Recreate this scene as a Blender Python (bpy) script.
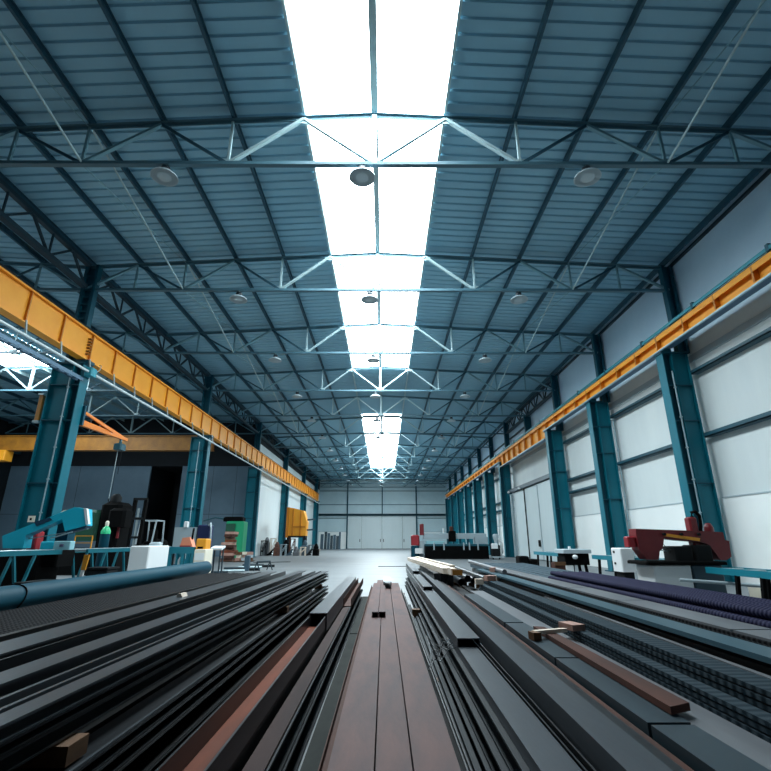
import bpy, math, random
from mathutils import Vector, Matrix
random.seed(7)
S = bpy.context.scene
for o in list(bpy.data.objects): bpy.data.objects.remove(o)

# ------------------------------------------------------------------ camera
cam = bpy.data.cameras.new('camera')
cam.sensor_fit = 'HORIZONTAL'; cam.sensor_width = 36.0; cam.lens = 475.7/771*36.0
cam.clip_start = 0.05; cam.clip_end = 400
camo = bpy.data.objects.new('camera', cam); S.collection.objects.link(camo)
camo.location = (0, 0, 1.2); camo.rotation_euler = (math.radians(108.1), 0, -0.0024)
S.camera = camo

# ------------------------------------------------------------------ world, light, exposure
W = bpy.data.worlds.new('world'); S.world = W; W.use_nodes = True
W.node_tree.nodes['Background'].inputs[0].default_value = (0.62, 0.8, 1.0, 1)
W.node_tree.nodes['Background'].inputs[1].default_value = 0.03
S.view_settings.view_transform = 'Standard'; S.view_settings.look = 'None'
S.view_settings.exposure = 0.0; S.view_settings.gamma = 1.0
S.view_settings.use_curve_mapping = False
SKY_STRENGTH = 23.0            # daylight through the translucent rooflights
SKY_COLOR = (0.84, 0.955, 1.0)

# ------------------------------------------------------------------ materials
def lin(h):
    h = h.lstrip('#'); r = [int(h[i:i+2], 16)/255 for i in (0, 2, 4)]
    return tuple(((c+0.055)/1.055)**2.4 if c > 0.04045 else c/12.92 for c in r)
def mat(name, col, rough=0.5, metal=0.0, col2=None, scale=3.0, stretch=(1, 1, 1), bump=0.0, bscale=40.0, lo=0.35, hi=0.7, spec=0.5):
    m = bpy.data.materials.new(name); m.use_nodes = True
    nt = m.node_tree; b = nt.nodes['Principled BSDF']
    c1 = lin(col)+(1,)
    b.inputs['Base Color'].default_value = c1
    b.inputs['Roughness'].default_value = rough; b.inputs['Metallic'].default_value = metal
    b.inputs['Specular IOR Level'].default_value = spec
    if col2 or bump:
        tc = nt.nodes.new('ShaderNodeTexCoord'); mp = nt.nodes.new('ShaderNodeMapping')
        mp.inputs['Scale'].default_value = stretch
        nt.links.new(tc.outputs['Object'], mp.inputs['Vector'])
    if col2:
        n = nt.nodes.new('ShaderNodeTexNoise'); n.inputs['Scale'].default_value = scale; n.inputs['Detail'].default_value = 6
        n.inputs['Roughness'].default_value = 0.65
        r = nt.nodes.new('ShaderNodeValToRGB')
        r.color_ramp.elements[0].position = lo; r.color_ramp.elements[1].position = hi
        r.color_ramp.elements[0].color = c1; r.color_ramp.elements[1].color = lin(col2)+(1,)
        nt.links.new(mp.outputs[0], n.inputs['Vector']); nt.links.new(n.outputs['Fac'], r.inputs[0])
        nt.links.new(r.outputs[0], b.inputs['Base Color'])
    if bump:
        n2 = nt.nodes.new('ShaderNodeTexNoise'); n2.inputs['Scale'].default_value = bscale; n2.inputs['Detail'].default_value = 4
        bp = nt.nodes.new('ShaderNodeBump'); bp.inputs['Strength'].default_value = bump; bp.inputs['Distance'].default_value = 0.02
        nt.links.new(mp.outputs[0], n2.inputs['Vector']); nt.links.new(n2.outputs['Fac'], bp.inputs['Height'])
        nt.links.new(bp.outputs[0], b.inputs['Normal'])
    return m
def ribbed(name, col, pitch, axis='Y', rough=0.45, metal=0.1):
    m = mat(name, col, 0.75, metal, spec=0.12); nt = m.node_tree; b = nt.nodes['Principled BSDF']
    tc = nt.nodes.new('ShaderNodeTexCoord'); w = nt.nodes.new('ShaderNodeTexWave')
    w.bands_direction = axis; w.inputs['Scale'].default_value = 2*math.pi/pitch/20
    nt.links.new(tc.outputs['Object'], w.inputs['Vector'])
    bp = nt.nodes.new('ShaderNodeBump'); bp.inputs['Strength'].default_value = 1.0; bp.inputs['Distance'].default_value = 0.006
    nt.links.new(w.outputs['Fac'], bp.inputs['Height']); nt.links.new(bp.outputs[0], b.inputs['Normal'])
    return m
M = {}
def dm(k, *a, **kw): M[k] = mat(k, *a, **kw)
dm('roof_sheet', '#8dbccf', 0.55, 0.0, '#83b3c8', 0.5, (1, 0.2, 1))
dm('wall_panel', '#dde5e5', 0.65, 0, '#d2dbdd', 0.6, (1, 1, 0.15))
dm('wall_base', '#f6faf9', 0.65, 0, '#eef4f3', 0.7)
dm('wall_upper', '#c2daec', 0.6, 0, '#b6d0e4', 0.6)
dm('wall_end', '#c5dce3', 0.65, 0, '#b9d2da', 0.5)
dm('wall_blue', '#6d8799', 0.65, 0, '#617b8d', 0.5)
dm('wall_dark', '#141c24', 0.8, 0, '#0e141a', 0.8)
dm('door_leaf', '#d6e3e6', 0.55, 0, '#cbdadd', 0.5, (1, 1, 0.2))
dm('concrete', '#7b8083', 0.5, 0, '#666d71', 0.35, (1, 2.2, 1), bump=0.08, bscale=9, lo=0.3, hi=0.75)
dm('truss_paint', '#6c97a4', 0.5, 0.0)
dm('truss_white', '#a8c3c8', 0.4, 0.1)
dm('purlin_paint', '#2b5263', 0.5, 0.0, spec=0.3)
dm('dark_paint', '#173441', 0.5, 0.1)
dm('column_teal', '#046c7e', 0.45, 0.0, '#056272', 1.2, (1, 1, 0.4), spec=0.3)
dm('column_deep', '#044a5b', 0.5, 0.0, spec=0.3)
dm('girt_paint', '#22505f', 0.5, 0.0)
dm('crane_yellow', '#ffac36', 0.45, 0.0, '#f7a02c', 1.5, spec=0.3)
dm('crane_brown', '#c97a12', 0.5, 0.0)
dm('crane_dark', '#8a5a12', 0.6, 0.0)
dm('orange', '#f0862b', 0.45)
dm('orange_dull', '#a8701f', 0.55, 0, '#86581a', 2)
dm('galv', '#b4c6cb', 0.35, 0.5)
dm('conduit', '#9fb9c2', 0.4, 0.3)
dm('pipe_white', '#dceaec', 0.35, 0.1)
dm('tray_blue', '#4f6f86', 0.45, 0.3)
dm('cyan_box', '#0a93a6', 0.4)
dm('teal_rail', '#14808f', 0.4, 0.1)
dm('lamp_shell', '#b9c9cf', 0.4, 0.2)
dm('lamp_dark', '#14242d', 0.5)
dm('steel_dark', '#14181c', 0.36, 0.25, '#1d2227', 2.5, (1, 0.12, 1), bump=0.04)
dm('steel_black', '#06080a', 0.45, 0.1, '#0a0d10', 2.0, (1, 0.1, 1), spec=0.3)
dm('steel_grey', '#444a50', 0.36, 0.15, '#363c42', 3.0, (1, 0.15, 1), bump=0.04)
dm('steel_pale', '#74777b', 0.42, 0.1, '#606469', 3.0, (1, 0.2, 1))
dm('steel_blue', '#22363f', 0.42, 0.1, '#2c3a42', 3.0, (1, 0.2, 1))
dm('steel_teal', '#2e4f5c', 0.42, 0.1, '#3a5863', 2.0, (1, 0.15, 1))
dm('rust_flange', '#664844', 0.72, 0.0, '#4a3c3e', 5.0, (1, 0.25, 1), bump=0.06, spec=0.3)
dm('rust_orange', '#84452f', 0.75, 0.0, '#5f3a2f', 4.0, (1, 0.2, 1), spec=0.15)
dm('rust_brown', '#57352b', 0.75, 0.0, '#402c27', 4.0, (1, 0.3, 1), spec=0.2)
dm('rust_scrap', '#7a4a38', 0.7, 0.2, '#3d3534', 6.0)
M['rebar_purple'] = ribbed('rebar_purple', '#1d1e3a', 0.045)
M['bar_teal'] = ribbed('bar_teal_ribbed', '#2a3840', 0.07)
M['rebar_dark'] = ribbed('rebar_dark', '#0e1014', 0.05)
M['tube_grey'] = ribbed('tube_grey', '#47565f', 0.05)
dm('pipe_teal', '#023f52', 0.6, 0.0, '#064656', 2.0, (1, 0.2, 1), spec=0.2)
dm('timber', '#6d4a2b', 0.75, 0, '#553a22', 8.0, (3, 0.5, 3))
dm('timber_pale', '#eee2d4', 0.7, 0, '#e0cbb4', 8.0, (2, 0.3, 2))
dm('timber_pink', '#b99184', 0.7, 0, '#a37a6c', 9.0)
dm('saw_cyan', '#14bcd8', 0.4)
dm('saw_cyan_dark', '#0a3f5a', 0.45)
dm('saw_red', '#7c1f26', 0.42, 0, '#6c1a22', 2.0)
dm('saw_bright_red', '#97202a', 0.45)
dm('black', '#040506', 0.8, spec=0.1)
dm('charcoal', '#121619', 0.7, spec=0.2)
dm('machine_white', '#e8eced', 0.45)
dm('machine_grey', '#a9b8bf', 0.5)
dm('machine_blue', '#36505f', 0.5)
dm('table_teal', '#0d7688', 0.42)
dm('table_dark', '#0a4c5a', 0.45)
dm('green_paint', '#159467', 0.45)
dm('green_dark', '#0b4a36', 0.5)
dm('cyl_green', '#35c98a', 0.4)
dm('plate_dark', '#313533', 0.85, 0, '#262a29', 6.0, (1, 0.4, 1), spec=0.15)
dm('chord_paint', '#49707f', 0.5)
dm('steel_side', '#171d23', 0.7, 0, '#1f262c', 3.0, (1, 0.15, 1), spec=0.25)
dm('dust_rust', '#4a3a38', 0.8, 0, '#3a3030', 5.0, (1, 0.2, 1), spec=0.15)
dm('table_left', '#06606e', 0.5, spec=0.3)
dm('track_grey', '#66727a', 0.5, 0.1)
dm('navy', '#15204a', 0.5)
dm('salmon', '#f09573', 0.5)
dm('amber', '#f5a52a', 0.45)
dm('cream', '#e9e2cf', 0.6)
dm('panel_ltblue', '#8fc2cc', 0.4)
dm('cable', '#3d464c', 0.5)
glass_em = bpy.data.materials.new('rooflight_daylight'); glass_em.use_nodes = True
_nt = glass_em.node_tree; _nt.nodes.remove(_nt.nodes['Principled BSDF'])
_e = _nt.nodes.new('ShaderNodeEmission'); _e.inputs[0].default_value = SKY_COLOR+(1,); _e.inputs[1].default_value = SKY_STRENGTH
_nt.links.new(_e.outputs[0], _nt.nodes['Material Output'].inputs[0]); M['rooflight'] = glass_em

# ------------------------------------------------------------------ helpers
ORG = {}
class MB:
    """collects shapes in world coordinates, then links them as one mesh object"""
    def __init__(s): s.v = []; s.f = []; s.sm = []
    def add(s, vs, fs, smooth=False):
        n = len(s.v); s.v += [tuple(p) for p in vs]
        for f in fs: s.f.append(tuple(i+n for i in f)); s.sm.append(smooth)
        return s
    def box(s, x0, x1, y0, y1, z0, z1):
        return s.hexa([(x0,y0,z0),(x1,y0,z0),(x1,y1,z0),(x0,y1,z0),(x0,y0,z1),(x1,y0,z1),(x1,y1,z1),(x0,y1,z1)])
    def hexa(s, p):
        return s.add(p, [(0,3,2,1),(4,5,6,7),(0,1,5,4),(1,2,6,5),(2,3,7,6),(3,0,4,7)])
    def cbox(s, c, d, rz=0.0, rx=0.0, ry=0.0):
        m = Matrix.Rotation(rz, 3, 'Z') @ Matrix.Rotation(ry, 3, 'Y') @ Matrix.Rotation(rx, 3, 'X'); c = Vector(c)
        P = [c + m @ Vector((sx*d[0]/2, sy*d[1]/2, sz*d[2]/2)) for sz in (-1,1) for sx, sy in ((-1,-1),(1,-1),(1,1),(-1,1))]
        return s.hexa(P)
    def chbox(s, x0, x1, y0, y1, z0, z1, c=0.02):
        """box with chamfered vertical and top edges"""
        def ring(i, z): return [(x0+i+c,y0+i,z),(x1-i-c,y0+i,z),(x1-i,y0+i+c,z),(x1-i,y1-i-c,z),(x1-i-c,y1-i,z),(x0+i+c,y1-i,z),(x0+i,y1-i-c,z),(x0+i,y0+i+c,z)]
        v = ring(0, z0)+ring(0, z1-c)+ring(c, z1)
        f = [tuple(range(7, -1, -1)), tuple(range(16, 24))]
        for k in (0, 8):
            for i in range(8): j = (i+1) % 8; f.append((k+i, k+j, k+8+j, k+8+i))
        return s.add(v, f)
    def axes(s, p0, p1, up):
        d = (Vector(p1)-Vector(p0)).normalized(); up = Vector(up)
        if abs(d.dot(up)) > 0.999: up = Vector((0, 1, 0))
        r = d.cross(up).normalized(); u = r.cross(d).normalized(); return r, u
    def prof(s, p0, p1, poly, up=(0,0,1), p1poly=None):
        r, u = s.axes(p0, p1, up); n = len(poly)
        A = [Vector(p0)+r*a+u*b for a, b in poly]; B = [Vector(p1)+r*a+u*b for a, b in (p1poly or poly)]
        fs = [tuple(range(n)), tuple(range(2*n-1, n-1, -1))]
        for i in range(n): j = (i+1) % n; fs.append((i, n+i, n+j, j))
        return s.add(A+B, fs)
    def bar(s, p0, p1, w, h=None, up=(0,0,1)):
        h = h or w
        return s.prof(p0, p1, [(-w/2,-h/2),(w/2,-h/2),(w/2,h/2),(-w/2,h/2)], up)
    def tube(s, pts, r, n=8, cap=True):
        pts = [Vector(p) for p in pts]; rings = []; prev = None
        for i, p in enumerate(pts):
            d = (pts[min(i+1,len(pts)-1)]-pts[max(i-1,0)]).normalized()
            a = Vector((0,0,1)) if abs(d.z) < 0.95 else Vector((1,0,0))
            x = d.cross(a).normalized(); y = d.cross(x).normalized()
            rr = r[i] if isinstance(r, (list, tuple)) else r
            rings.append([p+(x*math.cos(t)+y*math.sin(t))*rr for t in [2*math.pi*k/n for k in range(n)]])
        v = [q for R in rings for q in R]; f = []
        for i in range(len(pts)-1):
            for k in range(n): j = (k+1) % n; f.append((i*n+k, i*n+j, (i+1)*n+j, (i+1)*n+k))
        s.add(v, f, True)
        if cap: s.add(rings[0], [tuple(range(n))]); s.add(rings[-1], [tuple(range(n-1, -1, -1))])
        return s
    def pipe(s, p0, p1, r, t=0.15, n=16):
        """open ended hollow pipe"""
        p0 = Vector(p0); p1 = Vector(p1); s.tube([p0, p1], r, n, False); s.tube([p0, p1], r*(1-t), n, False)
        d = (p1-p0).normalized(); a = Vector((0,0,1)); x = d.cross(a).normalized(); y = d.cross(x).normalized()
        for p in (p0, p1):
            o = [p+(x*math.cos(2*math.pi*k/n)+y*math.sin(2*math.pi*k/n))*r for k in range(n)]
            i = [p+(x*math.cos(2*math.pi*k/n)+y*math.sin(2*math.pi*k/n))*r*(1-t) for k in range(n)]
            s.add(o+i, [(k, (k+1) % n, n+(k+1) % n, n+k) for k in range(n)])
        return s
    def lathe(s, c, prof, n=20):
        c = Vector(c); v = []; f = []
        for r, z in prof: v += [c+Vector((r*math.cos(2*math.pi*k/n), r*math.sin(2*math.pi*k/n), z)) for k in range(n)]
        for i in range(len(prof)-1):
            for k in range(n): j = (k+1) % n; f.append((i*n+k, i*n+j, (i+1)*n+j, (i+1)*n+k))
        s.add(v, f, True)
        m = len(prof)-1
        if prof[0][0] > 1e-4: s.add(v[:n], [tuple(range(n-1, -1, -1))])
        if prof[m][0] > 1e-4: s.add(v[m*n:], [tuple(range(n))])
        return s
    def slab_xz(s, poly, y0, y1):
        n = len(poly); v = [(x, y0, z) for x, z in poly]+[(x, y1, z) for x, z in poly]
        f = [tuple(range(n)), tuple(range(2*n-1, n-1, -1))]
        for i in range(n): j = (i+1) % n; f.append((i, n+i, n+j, j))
        return s.add(v, f)
    def slab_yz(s, poly, x0, x1):
        n = len(poly); v = [(x0, y, z) for y, z in poly]+[(x1, y, z) for y, z in poly]
        f = [tuple(range(n)), tuple(range(2*n-1, n-1, -1))]
        for i in range(n): j = (i+1) % n; f.append((i, n+i, n+j, j))
        return s.add(v, f)
    def build(s, name, m, parent=None):
        if parent is not None: o0 = ORG[parent.name]
        else:
            xs, ys, zs = zip(*s.v); o0 = Vector(((min(xs)+max(xs))/2, (min(ys)+max(ys))/2, min(zs)))
        me = bpy.data.meshes.new(name)
        me.from_pydata([(x-o0.x, y-o0.y, z-o0.z) for x, y, z in s.v], [], s.f)
        me.polygons.foreach_set('use_smooth', s.sm)
        import bmesh
        bm = bmesh.new(); bm.from_mesh(me); bmesh.ops.recalc_face_normals(bm, faces=bm.faces); bm.to_mesh(me); bm.free()
        me.materials.append(M[m] if isinstance(m, str) else m); me.update()
        ob = bpy.data.objects.new(name, me); S.collection.objects.link(ob)
        if parent is not None: ob.parent = parent
        else: ob.location = o0
        ORG[ob.name] = o0
        return ob
def tag(o, label, cat, group=None, kind=None):
    o['label'] = label; o['category'] = cat
    if group: o['group'] = group
    if kind: o['kind'] = kind
    return o
def struct(o, label=None, cat='structure'):
    o['kind'] = 'structure'
    if label: o['label'] = label; o['category'] = cat
    return o
def thing(name, loc, label, cat, group=None):
    o = bpy.data.objects.new(name, None); S.collection.objects.link(o); o.location = loc
    o.empty_display_size = 0.2; ORG[o.name] = Vector(loc)
    return tag(o, label, cat, group)
def dup(root, off, label=None, flipx=None):
    r = root.copy(); S.collection.objects.link(r); r.location = root.location+Vector(off)
    if label: r['label'] = label
    for ch in list(root.children):
        c = ch.copy(); S.collection.objects.link(c); c.parent = r
        for g in list(ch.children):
            d = g.copy(); S.collection.objects.link(d); d.parent = c
    return r
ORD = ['first','second','third','fourth','fifth','sixth','seventh','eighth','ninth','tenth','eleventh','twelfth','thirteenth','fourteenth']

# ------------------------------------------------------------------ layout constants (metres)
XC = -0.25; Y0 = 9.16; BAY = 6.0; NB = 13
YEND = 81.2; XR = 10.5; XL = -10.95; XLL = -32.0; YNAVE = 41.0
ZR = 11.28; SL = 0.054; P = 1.745; ZB = 9.76
def ztop(x, xc=XC): return ZR-SL*abs(x-xc)

# ------------------------------------------------------------------ floor
struct(MB().box(XLL-0.3, XR+0.3, -4, YEND+0.3, -0.25, 0).build('floor', 'concrete'))
# ------------------------------------------------------------------ roof sheeting with pressed ribs
def roof(name, xa, xb, xc, holes=()):
    """sheet strip between xa and xb following the slope about xc; ribs run across; holes = y ranges left open"""
    b = MB(); pitch = 0.333; off = 0.27
    ys = []; y = -3.0
    while y < YEND+0.2:
        ys += [(y, 0), (y+0.235, 0), (y+0.262, 0.05), (y+0.306, 0.05)]; y += pitch
    def inside(y): return any(h0 <= y <= h1 for h0, h1 in holes)
    for (ya, da), (yb, db) in zip(ys, ys[1:]):
        if inside((ya+yb)/2): continue
        b.add([(xa,ya,ztop(xa,xc)+off+da),(xb,ya,ztop(xb,xc)+off+da),(xb,yb,ztop(xb,xc)+off+db),(xa,yb,ztop(xa,xc)+off+db)], [(0,1,2,3)])
    return struct(b.build(name, 'roof_sheet'))
XN = XC-21.0
SKY = [(6.3, 28.2), (39.4, 70.4)]  # first start set out of view so unseen closed roof darkens the near steel
SKYN = [(5.3, 28.2)]
roof('ceiling_left', XL+0.2, XC-P, XC); roof('ceiling_right', XC+P, XR+0.15, XC)
roof('ceiling_ridge', XC-P, XC, XC, SKY); roof('ceiling_crown', XC, XC+P, XC, SKY)
roof('ceiling_nave', XN-11.0, XN-P, XN); roof('ceiling_nave_inner', XN+P, XL+0.2, XN)
roof('ceiling_nave_ridge', XN-P, XN, XN, SKYN); roof('ceiling_nave_crown', XN, XN+P, XN, SKYN)
def rooflight(n, xc, y0, y1):
    b = MB()
    for s in (-1, 1):
        xs = [xc+s*0.03, xc+s*P]
        b.add([(xs[0],y0,ztop(xs[0],xc)+0.33),(xs[1],y0,ztop(xs[1],xc)+0.33),(xs[1],y1,ztop(xs[1],xc)+0.33),(xs[0],y1,ztop(xs[0],xc)+0.33)],
              [(0,3,2,1) if s < 0 else (0,1,2,3)])
    o = b.build('window_%d' % n, 'rooflight'); struct(o)
rooflight(1, XC, *SKY[0]); rooflight(2, XC, *SKY[1]); rooflight(3, XN, *SKYN[0])

# ------------------------------------------------------------------ walls
# right long wall: pale panels on a whiter base, grey-blue sheets above the crane girder
struct(MB().box(XR, XR+0.2, -3, 27.4, 2.45, 7.7).box(XR, XR+0.2, 38.9, YEND, 2.45, 7.7).box(XR, XR+0.2, 27.4, 38.9, 5.0, 7.7).build('wall_right', 'wall_panel'))
struct(MB().box(XR-0.06, XR+0.2, -3, 27.4, 0, 2.45).box(XR-0.06, XR+0.2, 38.9, YEND, 0, 2.45).build('wall_right_base', 'wall_base'))
struct(MB().box(XR, XR+0.2, -3, YEND, 7.7, 11.2).build('wall_right_top', 'wall_upper'))
struct(MB().box(XLL, -6.05, YEND, YEND+0.2, 0, 11.6).box(5.3, XR+0.2, YEND, YEND+0.2, 0, 11.6).box(-6.05, 5.3, YEND, YEND+0.2, 5.1, 11.8).build('wall_back', 'wall_end'))
struct(MB().box(-10.7, -6.2, YEND-0.06, YEND, 0, 2.6).build('wall_back_base', 'wall_base'))
struct(MB().box(XL-0.1, XL+0.1, YNAVE, YEND, 0, 9.3).build('wall_left', 'wall_panel'))
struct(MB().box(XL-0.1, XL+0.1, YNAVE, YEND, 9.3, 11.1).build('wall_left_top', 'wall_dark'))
# end wall of the left nave with a tall unlit doorway
struct(MB().box(XLL, -20.0, YNAVE, YNAVE+0.2, 0, 7.3).box(-17.3, XL+0.1, YNAVE, YNAVE+0.2, 0, 7.3).build('wall_nave', 'wall_blue'))
struct(MB().box(XLL, XL-0.1, YNAVE, YNAVE+0.2, 7.3, 11.6).build('wall_nave_top', 'wall_dark'))  # upper wall painted dark, its shadow put into the colour
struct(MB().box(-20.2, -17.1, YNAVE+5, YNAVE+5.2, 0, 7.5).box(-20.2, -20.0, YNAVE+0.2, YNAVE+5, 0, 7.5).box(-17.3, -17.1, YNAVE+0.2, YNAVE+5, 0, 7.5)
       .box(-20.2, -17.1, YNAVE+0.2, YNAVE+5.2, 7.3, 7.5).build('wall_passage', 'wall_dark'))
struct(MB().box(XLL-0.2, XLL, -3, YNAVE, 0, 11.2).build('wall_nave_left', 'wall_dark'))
for i, (y0, y1) in enumerate([(22, 27), (28, 33), (34, 39.5)]):
    struct(MB().box(XLL, XLL+0.05, y0, y1, 0.2, 3.2).box(XLL, XLL+0.05, y0, y1, 3.4, 6.4).build('trim_%d' % (60+i), 'machine_blue'))
# panel joints on the nave end wall
b = MB()
for x in (-29, -26, -23, -14.6, -12.6): b.box(x-0.012, x+0.012, YNAVE-0.012, YNAVE, 0, 7.3)
struct(b.box(XLL, -20.0, YNAVE-0.015, YNAVE, 3.3, 3.33).box(-17.3, XL, YNAVE-0.015, YNAVE, 3.3, 3.33).build('trim_70', 'steel_blue'))

# girts of the right wall, one per bay and height
gi = 0
bays = [(3.4, 9.0), (9.3, 15.0), (15.4, 21.0), (21.4, 27.0)]+[(39.4+6*i, 45.0+6*i) for i in range(7)]
for i, (a, c) in enumerate(bays):
    for z, d in ((6.55, 0.12), (4.42, 0.14), (2.47, 0.05)) + (((3.75, 0.12),) if i >= 3 else ()):
        gi += 1
        struct(MB().box(XR-0.26, XR+0.01, a, c, z-d/2, z-d/2+0.03).box(XR-0.26, XR-0.22, a, c, z-d/2, z+d/2).build('trim_%d' % gi, 'girt_paint') if d > 0.06 else MB().box(XR-0.08, XR+0.01, a, c, z-0.02, z+0.02).build('trim_%d' % gi, 'machine_grey'))
for i in range(5, 13):
    a = 3.4+6*i
    gi += 1; struct(MB().box(XR-0.12, XR+0.01, a, a+5.6, 9.2, 9.3).build('trim_%d' % gi, 'dark_paint'))
gi += 1; struct(MB().box(XR-0.1, XR, -2, YEND, 10.7, 10.78).build('trim_%d' % gi, 'dark_paint'))
gi += 1; struct(MB().box(XR-0.06, XR, -2, YEND, 7.0, 7.22).build('trim_%d' % gi, 'machine_grey'))
# end wall rails and posts
for z, h in ((10.4, 0.12), (9.15, 0.09), (6.92, 0.09)):
    gi += 1; struct(MB().box(-10.8, XR, YEND-0.12, YEND, z-h/2, z+h/2).build('trim_%d' % gi, 'girt_paint'))
gi += 1; struct(MB().box(-10.8, XR, YEND-0.3, YEND, 5.2, 5.38).box(-10.8, XR, YEND-0.3, YEND-0.25, 5.12, 5.46).build('trim_%d' % gi, 'girt_paint'))
for a, c in ((-10.8, -6.1), (5.3, XR)):
    gi += 1; struct(MB().box(a, c, YEND-0.12, YEND, 4.72, 4.8).build('trim_%d' % gi, 'girt_paint'))
    gi += 1; struct(MB().box(a, c, YEND-0.1, YEND, 2.6, 2.66).build('trim_%d' % gi, 'machine_grey'))
for x, z0 in ((-6.1, 0), (-0.35, 5.46), (5.3, 0)):
    gi += 1; struct(MB().box(x-0.09, x+0.09, YEND-0.25, YEND, z0, 11.1).build('trim_%d' % gi, 'column_deep'))
# big folding door in the end wall: four leaves
d = bpy.data.objects.new('door_1', None); S.collection.objects.link(d); d.location = (-0.38, YEND, 0); d['kind'] = 'structure'; ORG['door_1'] = Vector(d.location)
for i, (a, c) in enumerate([(-6.0, -3.72), (-3.72, -0.38), (-0.38, 2.95), (2.95, 5.2)]):
    lf = MB().box(a+0.02, c-0.02, YEND-0.02, YEND+0.1, 0.03, 5.1).build('door_leaf', 'door_leaf', d)
    x = c-0.25 if i < 2 else a+0.25
    MB().box(x-0.05, x+0.05, YEND-0.1, YEND-0.02, 1.05, 1.5).build('door_handle', 'charcoal', lf)
# sliding door in the right wall
d = bpy.data.objects.new('door_2', None); S.collection.objects.link(d); d.location = (XR, 33, 0); d['kind'] = 'structure'; ORG['door_2'] = Vector(d.location)
MB().box(XR-0.5, XR-0.05, 27.5, 39.2, 4.86, 5.1).build('door_track', 'track_grey', d)
for i, (a, c) in enumerate([(27.5, 32.1), (32.1, 35.2), (35.2, 38.3)]):
    lf = MB().box(XR-0.35+0.03*i, XR-0.25+0.03*i, a+0.03, c-0.03, 0.05, 4.8).build('door_leaf', 'door_leaf', d)
    MB().box(XR-0.40, XR-0.34, c-0.06, c+0.02, 0.05, 4.8).build('edge_strip', 'charcoal' if i == 1 else 'machine_grey', lf)
MB().chbox(XR-0.43, XR-0.35, 32.5, 32.75, 0.85, 1.25, 0.01).build('door_handle', 'charcoal', d)
MB().tube([(XR-0.5, 38.35, 4.7), (XR-0.5, 38.35, 0.05)], 0.09, 10).build('door_post', 'galv', d)
for y in (35.6, 38.7): MB().lathe((XR-0.58, y, 4.9), [(0.0, -0.1), (0.09, -0.08), (0.1, 0), (0.06, 0.08), (0, 0.1)], 12).build('trolley_wheel', 'machine_white', d)
struct(MB().box(XR, XR+0.2, 27.4, 38.9, 0, 5.0).build('wall_right_door', 'wall_upper'))

# ------------------------------------------------------------------ purlins (one long bar each)
def purlin(x, xc, label):
    z = ztop(x, xc)+0.05
    o = MB().prof((x, -2.5, z), (x, YEND, z), [(q*(1 if abs(x-xc) > 0.1 else 2.6), w_) for q, w_ in [(-0.032,0.0),(0.032,0.0),(0.032,0.025),(-0.012,0.025),(-0.012,0.18),(0.032,0.18),(0.032,0.205),(-0.032,0.205)]]).build('roof_purlin', 'purlin_paint' if abs(x-xc) > P+0.1 else 'truss_white')  # purlins beside the rooflight painted paler, its glow put into the colour
    return tag(o, label, 'purlin', 'purlins under the roof sheets')
for k in range(-6, 7):
    side = 'left' if k < 0 else 'right'
    lab = 'ridge purlin running down the middle of the bright rooflight' if k == 0 else \
          ('steel purlin painted pale for glow along the %s edge of the bright rooflight' % side if abs(k) == 1 else
           ('dark steel purlin at the %s eaves above the %s crane girder' % (side, side) if abs(k) == 6 else
            '%s dark steel purlin out from the %s edge of the rooflight' % (ORD[abs(k)-2], side)))
    purlin(XC+k*P, XC, lab)
for k in range(-6, 6):
    side = 'left' if k < 0 else 'right'
    lab = 'ridge purlin of the dark left nave, under its rooflight' if k == 0 else 'dark purlin of the left nave, %s out on the %s side of its ridge' % (ORD[abs(k)-1], side)
    purlin(XN+k*P, XN, lab)

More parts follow.
